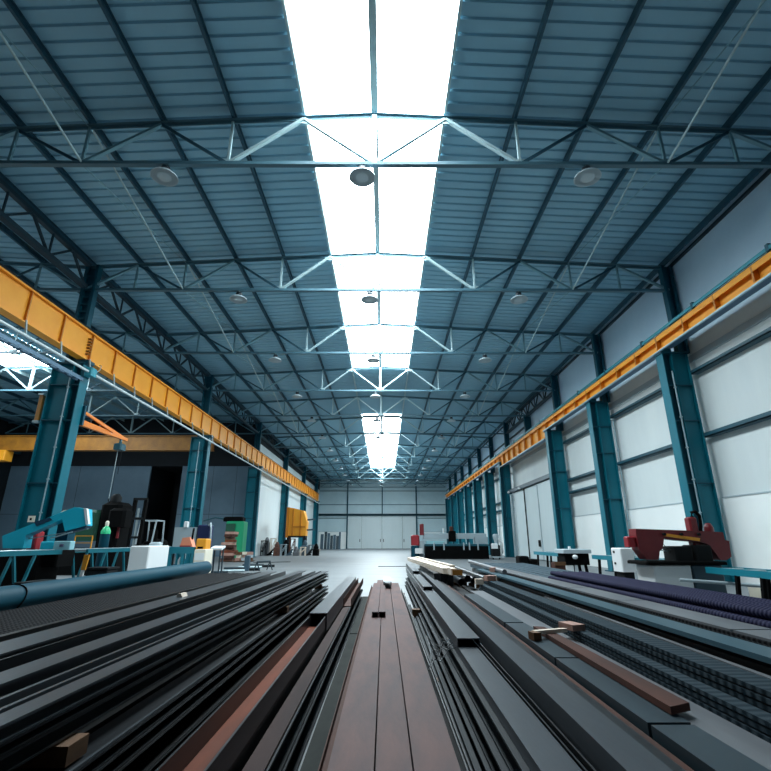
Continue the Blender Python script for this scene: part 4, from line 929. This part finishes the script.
# ================================================================== FAR LEFT: scrap row and orange machine
rs = random.Random(11)
SHADE = ['charcoal', 'black', 'rust_scrap', 'machine_grey', 'machine_blue', 'steel_pale', 'timber_pale']
SNAME = {'charcoal': 'charcoal', 'black': 'black', 'rust_scrap': 'rusty', 'machine_grey': 'pale grey', 'machine_blue': 'blue-grey', 'steel_pale': 'grey', 'timber_pale': 'cream'}
for i in range(18):
    col_, row = i // 2, i % 2
    x = -10.35+0.56*col_; y = 43.3+0.95*row; h = 0.6+rs.random()*0.45+0.25*row-0.06*col_
    m = SHADE[(i*4+row) % 7]
    lab = '%s machine part by the left wall, %s from left in the jumbled %s line' % (SNAME[m], ORD[col_], 'front' if row == 0 else 'back')
    if i % 3 == 0:
        b = MB()
        for sx in (-0.2, 0.2):
            for sy in (-0.25, 0.25): b.bar((x+sx, y+sy, 0), (x+sx, y+sy, h+0.4), 0.06)
        for sy in (-0.25, 0.25): b.bar((x-0.24, y+sy, h+0.4), (x+0.24, y+sy, h+0.4), 0.07); b.bar((x-0.22, y+sy, 0.2), (x+0.22, y+sy, h+0.35), 0.05)
        for sx in (-0.2, 0.2): b.bar((x+sx, y-0.28, h+0.4), (x+sx, y+0.28, h+0.4), 0.07)
        o = b.build('scrap_rack', m)
    elif i % 3 == 1:
        b = MB().chbox(x-0.25, x+0.25, y-0.35, y+0.35, 0, h, 0.06); b.lathe((x, y, h), [(0.2, 0), (0.22, 0.12), (0.14, 0.3), (0.08, 0.42), (0, 0.42)], 12)
        o = b.build('machine_part', m)
    else:
        b = MB()
        for q in range(3): b.bar((x-0.22, y-0.3+0.25*q, 0.07), (x+0.2, y-0.25+0.25*q, 0.12+0.2*q), 0.13)
        o = b.build('machine_part', m)
    tag(o, lab, 'machine part', 'jumbled machine parts along the left wall')
t = thing('orange_machine', (-8.0, 46, 0), 'big orange steel machine body standing by the left wall', 'machine')
MB().slab_xz([(-8.85,1.65),(-8.45,1.65),(-7.15,1.65),(-7.08,2.8),(-7.42,3.85),(-8.45,4.1),(-8.85,4.1)], 45.2, 46.4).build('body', 'amber', t)
MB().box(-8.95, -8.72, 45.1, 46.5, 1.5, 4.15).box(-8.42, -8.3, 45.12, 45.2, 1.65, 4.0).box(-7.7, -7.6, 45.12, 45.2, 1.65, 3.8).build('side_rib', 'crane_brown', t)
MB().box(-8.3, -7.2, 45.12, 45.2, 2.35, 2.5).build('cross_rib', 'crane_brown', t)
for z in (2.15, 3.05): MB().bar((-7.1, 45.6, z), (-6.4, 45.6, z+0.06), 0.14).build('arm', 'machine_blue', t)
for x in (-8.75, -7.25):
    for y in (45.3, 46.3): MB().bar((x, y, 0), (x, y, 1.65), 0.16).build('leg', 'charcoal', t)
MB().box(-8.8, -7.2, 45.2, 46.4, 1.5, 1.65).build('frame', 'charcoal', t)
for i, (x, w, h, dz) in enumerate(((-9.5, 0.45, 2.2, 0), (-8.95, 0.4, 2.55, 0), (-8.5, 0.38, 2.35, 0), (-8.05, 0.4, 2.0, 0), (-7.6, 0.4, 2.1, 0), (-7.15, 0.4, 1.95, 0), (-6.8, 0.3, 2.5, 0))):
    o = MB().slab_yz([(76.0, 0), (76.14, 0), (76.5, h), (76.36, h)], x-w/2, x+w/2)
    t = thing('leaning_plate', (x, 76.2, 0), 'grey-blue plate standing upright before the end wall, %s from the left' % ORD[i], 'plate', 'upright plates before the end wall')
    o.build('plate', 'steel_blue' if i % 2 else 'machine_blue', t)
    MB().bar((x, 76.4, h*0.9), (x, 76.95, 0), 0.08).build('prop', 'machine_blue', t)
tag(MB().box(-0.3, 1.3, 25.0, 25.2, 0, 0.02).build('cable_cover', 'charcoal'), 'thin dark strip on the floor past the middle beams', 'strip')
tag(MB().cbox((-6.6, 29.9, 0.01), (2.2, 0.35, 0.02), 0.65).build('cable_cover', 'charcoal'), 'dark strip on the floor left, before the jumbled row', 'strip')

# ================================================================== RIGHT: plasma cutting table
t = thing('cutting_table', (5.3, 36.4, 0), 'plasma cutting table with black skirt before the right columns', 'cutting table')
MB().box(2.9, 7.35, 35.4, 37.8, 0.0, 0.92).build('skirt', 'black', t)
b = MB()
for i in range(22): b.box(3.0+0.2*i, 3.03+0.2*i, 35.45, 37.75, 0.92, 1.0)
b.build('slat_bed', 'table_teal', t)
MB().box(2.85, 7.4, 35.36, 35.42, 0.86, 0.98).build('front_rail', 'table_dark', t)
MB().chbox(2.85, 7.5, 36.6, 37.0, 1.35, 1.74, 0.03).build('gantry_beam', 'machine_grey', t)
MB().chbox(6.6, 7.55, 36.4, 37.2, 0.35, 1.5, 0.03).build('gantry_foot', 'machine_grey', t)
MB().chbox(2.35, 2.9, 36.4, 37.2, 0.1, 1.2, 0.03).build('gantry_foot', 'machine_grey', t)
MB().chbox(2.6, 2.9, 36.4, 36.7, 1.6, 2.4, 0.03).build('red_post', 'saw_red', t)
MB().chbox(1.95, 2.55, 36.2, 36.8, 0.9, 1.62, 0.08).build('red_motor', 'saw_bright_red', t)
MB().chbox(1.95, 2.5, 36.1, 36.9, 0.0, 0.88, 0.04).build('drive_housing', 'pipe_teal', t)
MB().chbox(2.2, 2.75, 35.9, 36.1, 0.35, 0.7, 0.03).build('valve_block', 'machine_white', t)
MB().box(2.9, 4.1, 36.6, 36.7, 1.74, 1.8).box(4.3, 4.4, 36.6, 36.7, 1.74, 2.1).build('cable_carrier', 'machine_white', t)
tc = MB().chbox(4.7, 5.2, 36.2, 36.62, 1.15, 1.9, 0.05).build('torch_carriage', 'black', t)
MB().chbox(4.78, 5.02, 36.25, 36.55, 1.9, 2.22, 0.05).build('torch_motor', 'rust_brown', tc)
MB().chbox(3.0, 4.3, 35.7, 36.3, 1.0, 1.2, 0.02).build('sheet_piece', 'panel_ltblue', t)
for x in (3.5, 4.2, 5.6, 6.0, 6.6): MB().tube([(x, 35.33, 0.6), (x, 35.33, 1.1)], 0.05, 8).build('hose', 'machine_grey', t)
t = thing('fume_unit', (7.75, 34.6, 0), 'small white wheeled unit between the cutting table and dark column', 'unit')
MB().chbox(7.4, 7.95, 34.4, 35.0, 0.2, 0.95, 0.06).build('body', 'charcoal', t)
MB().chbox(7.36, 7.8, 34.36, 34.6, 0.7, 1.05, 0.05).build('hood', 'machine_white', t)
MB().lathe((7.75, 34.7, 0.95), [(0.1, 0), (0.12, 0.2), (0.2, 0.45), (0.22, 0.65), (0.1, 0.72), (0, 0.72)], 14).build('filter_drum', 'machine_grey', t)
MB().tube([(7.85, 34.6, 1.4), (8.1, 34.6, 1.1), (8.15, 34.6, 0.5), (8.0, 34.6, 0.15)], 0.06, 8).build('hose', 'machine_white', t)
for x in (7.45, 7.9): MB().tube([(x-0.03, 34.6, 0.1), (x+0.03, 34.6, 0.1)], 0.1, 12).build('wheel', 'black', t)
MB().box(7.4, 8.15, 34.4, 35.0, 0.12, 0.2).build('chassis', 'machine_grey', t)

# ================================================================== RIGHT: red band saw and its tables
t = thing('band_saw', (6.0, 10.3, 0), 'dark red horizontal band saw in front of the right wall', 'band saw')
MB().slab_xz([(5.17,1.44),(5.16,1.32),(5.18,1.03),(5.30,0.84),(5.54,0.84),(5.59,1.01),(5.66,1.05),(5.72,1.25),(6.04,1.21),(6.46,1.18),(6.62,1.12),(6.79,0.83),(6.91,0.83),(7.02,0.90),(7.04,1.20),(6.96,1.22),(6.95,1.37),(6.65,1.39)], 10.2, 10.5).build('bow', 'saw_red', t)
MB().slab_xz([(5.71,1.295),(6.42,1.195),(6.44,1.255),(5.72,1.35)], 10.17, 10.2).build('blade_guard', 'amber', t)
MB().slab_xz([(5.62,1.03),(6.75,0.97),(6.75,0.95),(5.62,1.01)], 10.33, 10.35).build('blade', 'galv', t)
MB().chbox(5.0, 5.16, 10.25, 10.45, 1.08, 1.29, 0.02).build('drive_motor', 'saw_bright_red', t)
MB().chbox(6.37, 6.54, 10.3, 10.5, 0.8, 1.68, 0.03).build('lift_post', 'saw_red', t)
MB().tube([(6.47, 10.35, 1.68), (6.47, 10.35, 1.77), (6.56, 10.35, 1.79), (6.63, 10.35, 1.7), (6.62, 10.35, 1.5), (6.58, 10.35, 1.36)], 0.035, 8).build('hydraulic_hose', 'black', t)
MB().lathe((6.77, 10.35, 1.37), [(0.09, 0), (0.09, 0.1), (0.05, 0.18), (0, 0.19)], 14).build('tension_knob', 'saw_red', t)
for x in (5.72, 6.07, 6.43): MB().tube([(x, 10.2, 1.33), (x, 10.14, 1.33)], 0.03, 10).build('bolt_head', 'charcoal', t)
MB().chbox(5.87, 6.22, 10.15, 10.6, 0.82, 1.1, 0.02).build('vice_jaw', 'charcoal', t)
MB().chbox(6.28, 6.62, 10.15, 10.6, 0.82, 1.12, 0.02).build('guide_housing', 'charcoal', t)
MB().chbox(5.15, 6.75, 9.95, 10.75, 0.75, 0.82, 0.02).build('bed', 'black', t)
MB().chbox(5.3, 6.04, 10.0, 10.7, 0.0, 0.75, 0.02).build('base', 'machine_white', t)
MB().chbox(6.1, 6.7, 10.05, 10.7, 0.0, 0.75, 0.02).build('pedestal', 'machine_blue', t)
MB().tube([(5.75, 10.3, 1.25), (5.7, 10.25, 1.15), (5.75, 10.2, 1.05), (5.85, 10.2, 1.05)], 0.008, 6).build('coolant_hose', 'charcoal', t)
def leg_table(x0, x1, ya, yb, z, label, legs):
    t = thing('roller_table', ((x0+x1)/2, (ya+yb)/2, 0), label, 'roller table')
    MB().box(x0, x0+0.06, ya, yb, z-0.11, z).build('side_rail', 'table_teal', t); MB().box(x1-0.06, x1, ya, yb, z-0.11, z).build('side_rail', 'table_teal', t)
    n = max(4, int((yb-ya)/0.5))
    for i in range(n):
        y = ya+(i+0.5)*(yb-ya)/n; MB().tube([(x0+0.06, y, z-0.04), (x1-0.06, y, z-0.04)], 0.035, 8).build('roller', 'galv', t)
    for y in legs:
        for x in (x0+0.03, x1-0.03): MB().bar((x, y-0.12, z-0.1), (x, y, 0), 0.06, 0.06, (1,0,0)).build('leg', 'black', t)
    return t
leg_table(6.25, 6.85, 6.0, 9.9, 0.72, 'teal roller table running from the red saw towards the camera', (6.6, 8.6, 9.2))
leg_table(6.0, 6.5, 10.85, 14.6, 0.82, 'teal roller table behind the red saw, beside the white switch cabinet', (11.3, 12.9, 14.3))
leg_table(5.75, 6.3, 16.4, 19.4, 0.82, 'teal roller table beyond the grey topped black machine', (16.9, 18.0, 19.1))
t = thing('switch_cabinet', (5.65, 12.2, 0), 'white switch cabinet left of the red band saw', 'cabinet')
MB().chbox(5.63, 5.95, 12.0, 12.5, 0.5, 1.04, 0.02).build('body', 'machine_white', t)
MB().box(5.67, 5.91, 12.05, 12.45, 0.0, 0.5).build('pedestal', 'charcoal', t)
for z in (0.66, 0.92): MB().box(5.62, 5.64, 12.3, 12.38, z, z+0.05).build('latch', 'charcoal', t)
# low cabinets and pipes below the red saw
tag(MB().chbox(6.6, 7.15, 10.9, 11.4, 0.0, 0.42, 0.02).build('crate', 'machine_white'), 'white crate on the floor below the right end of the red saw', 'crate')
tag(MB().chbox(7.2, 7.9, 9.4, 10.2, 0.0, 0.36, 0.02).build('crate', 'cream'), 'pale crate on the floor behind the teal table at the right edge', 'crate')
o = MB().slab_xz([(7.6,0.0),(7.75,0.0),(7.78,1.15),(7.72,1.25),(7.66,1.15)], 11.9, 11.96).build('leaning_bar', 'machine_grey'); tag(o, 'grey bar leaning on end against the white wall at far right', 'bar')
o = MB().tube([(5.6, 9.7, 0.5), (6.3, 9.5, 0.46), (7.6, 9.2, 0.36), (9.2, 8.9, 0.2)], 0.03, 8).build('hose', 'machine_grey'); tag(o, 'pale hose running below the teal table to the right', 'hose')
# grey topped black machine
t = thing('drilling_machine', (5.8, 15.6, 0), 'black machine with pale grey top between the two teal tables', 'machine')
MB().chbox(5.45, 6.3, 15.3, 16.1, 0.84, 0.96, 0.02).build('top_cover', 'machine_grey', t)
MB().chbox(5.5, 6.25, 15.4, 16.0, 0.5, 0.84, 0.02).build('body', 'black', t)
MB().chbox(5.5, 5.75, 15.4, 16.0, 0.0, 0.5, 0.02).build('pedestal', 'machine_white', t)
for x in (6.0, 6.2): MB().bar((x, 15.5, 0.0), (x-0.05, 15.5, 0.5), 0.07).build('leg', 'black', t)
MB().lathe((5.78, 15.3, 0.74), [(0.0, -0.07), (0.06, -0.05), (0.085, 0), (0.06, 0.05), (0, 0.07)], 14).build('hand_wheel', 'machine_white', t)
MB().tube([(5.75, 15.6, 0.96), (5.75, 15.6, 1.04)], 0.04, 10).build('cap', 'machine_white', t)
t = thing('wooden_crate', (5.15, 15.0, 0), 'dark brown wooden crate left of the grey topped machine', 'crate')
MB().box(5.0, 5.3, 14.85, 15.2, 0.0, 0.6).build('body', 'rust_brown', t)
for z in (0.08, 0.3, 0.52): MB().box(4.99, 5.31, 14.83, 14.85, z, z+0.1).build('slat', 'timber', t)
for i, (x, w, h, lab) in enumerate(((5.62, 0.4, 0.62, 'larger black box on the floor before the sliding door'), (6.03, 0.32, 0.5, 'smaller black box right of the larger one before the sliding door'))):
    t = thing('black_box', (x, 20.6, 0), lab, 'box')
    MB().chbox(x-w/2, x+w/2, 20.3, 20.9, 0, h, 0.04).build('body', 'black', t); MB().box(x-w/2+0.04, x+w/2-0.04, 20.28, 20.3, h*0.5, h*0.55).build('seam', 'charcoal', t)
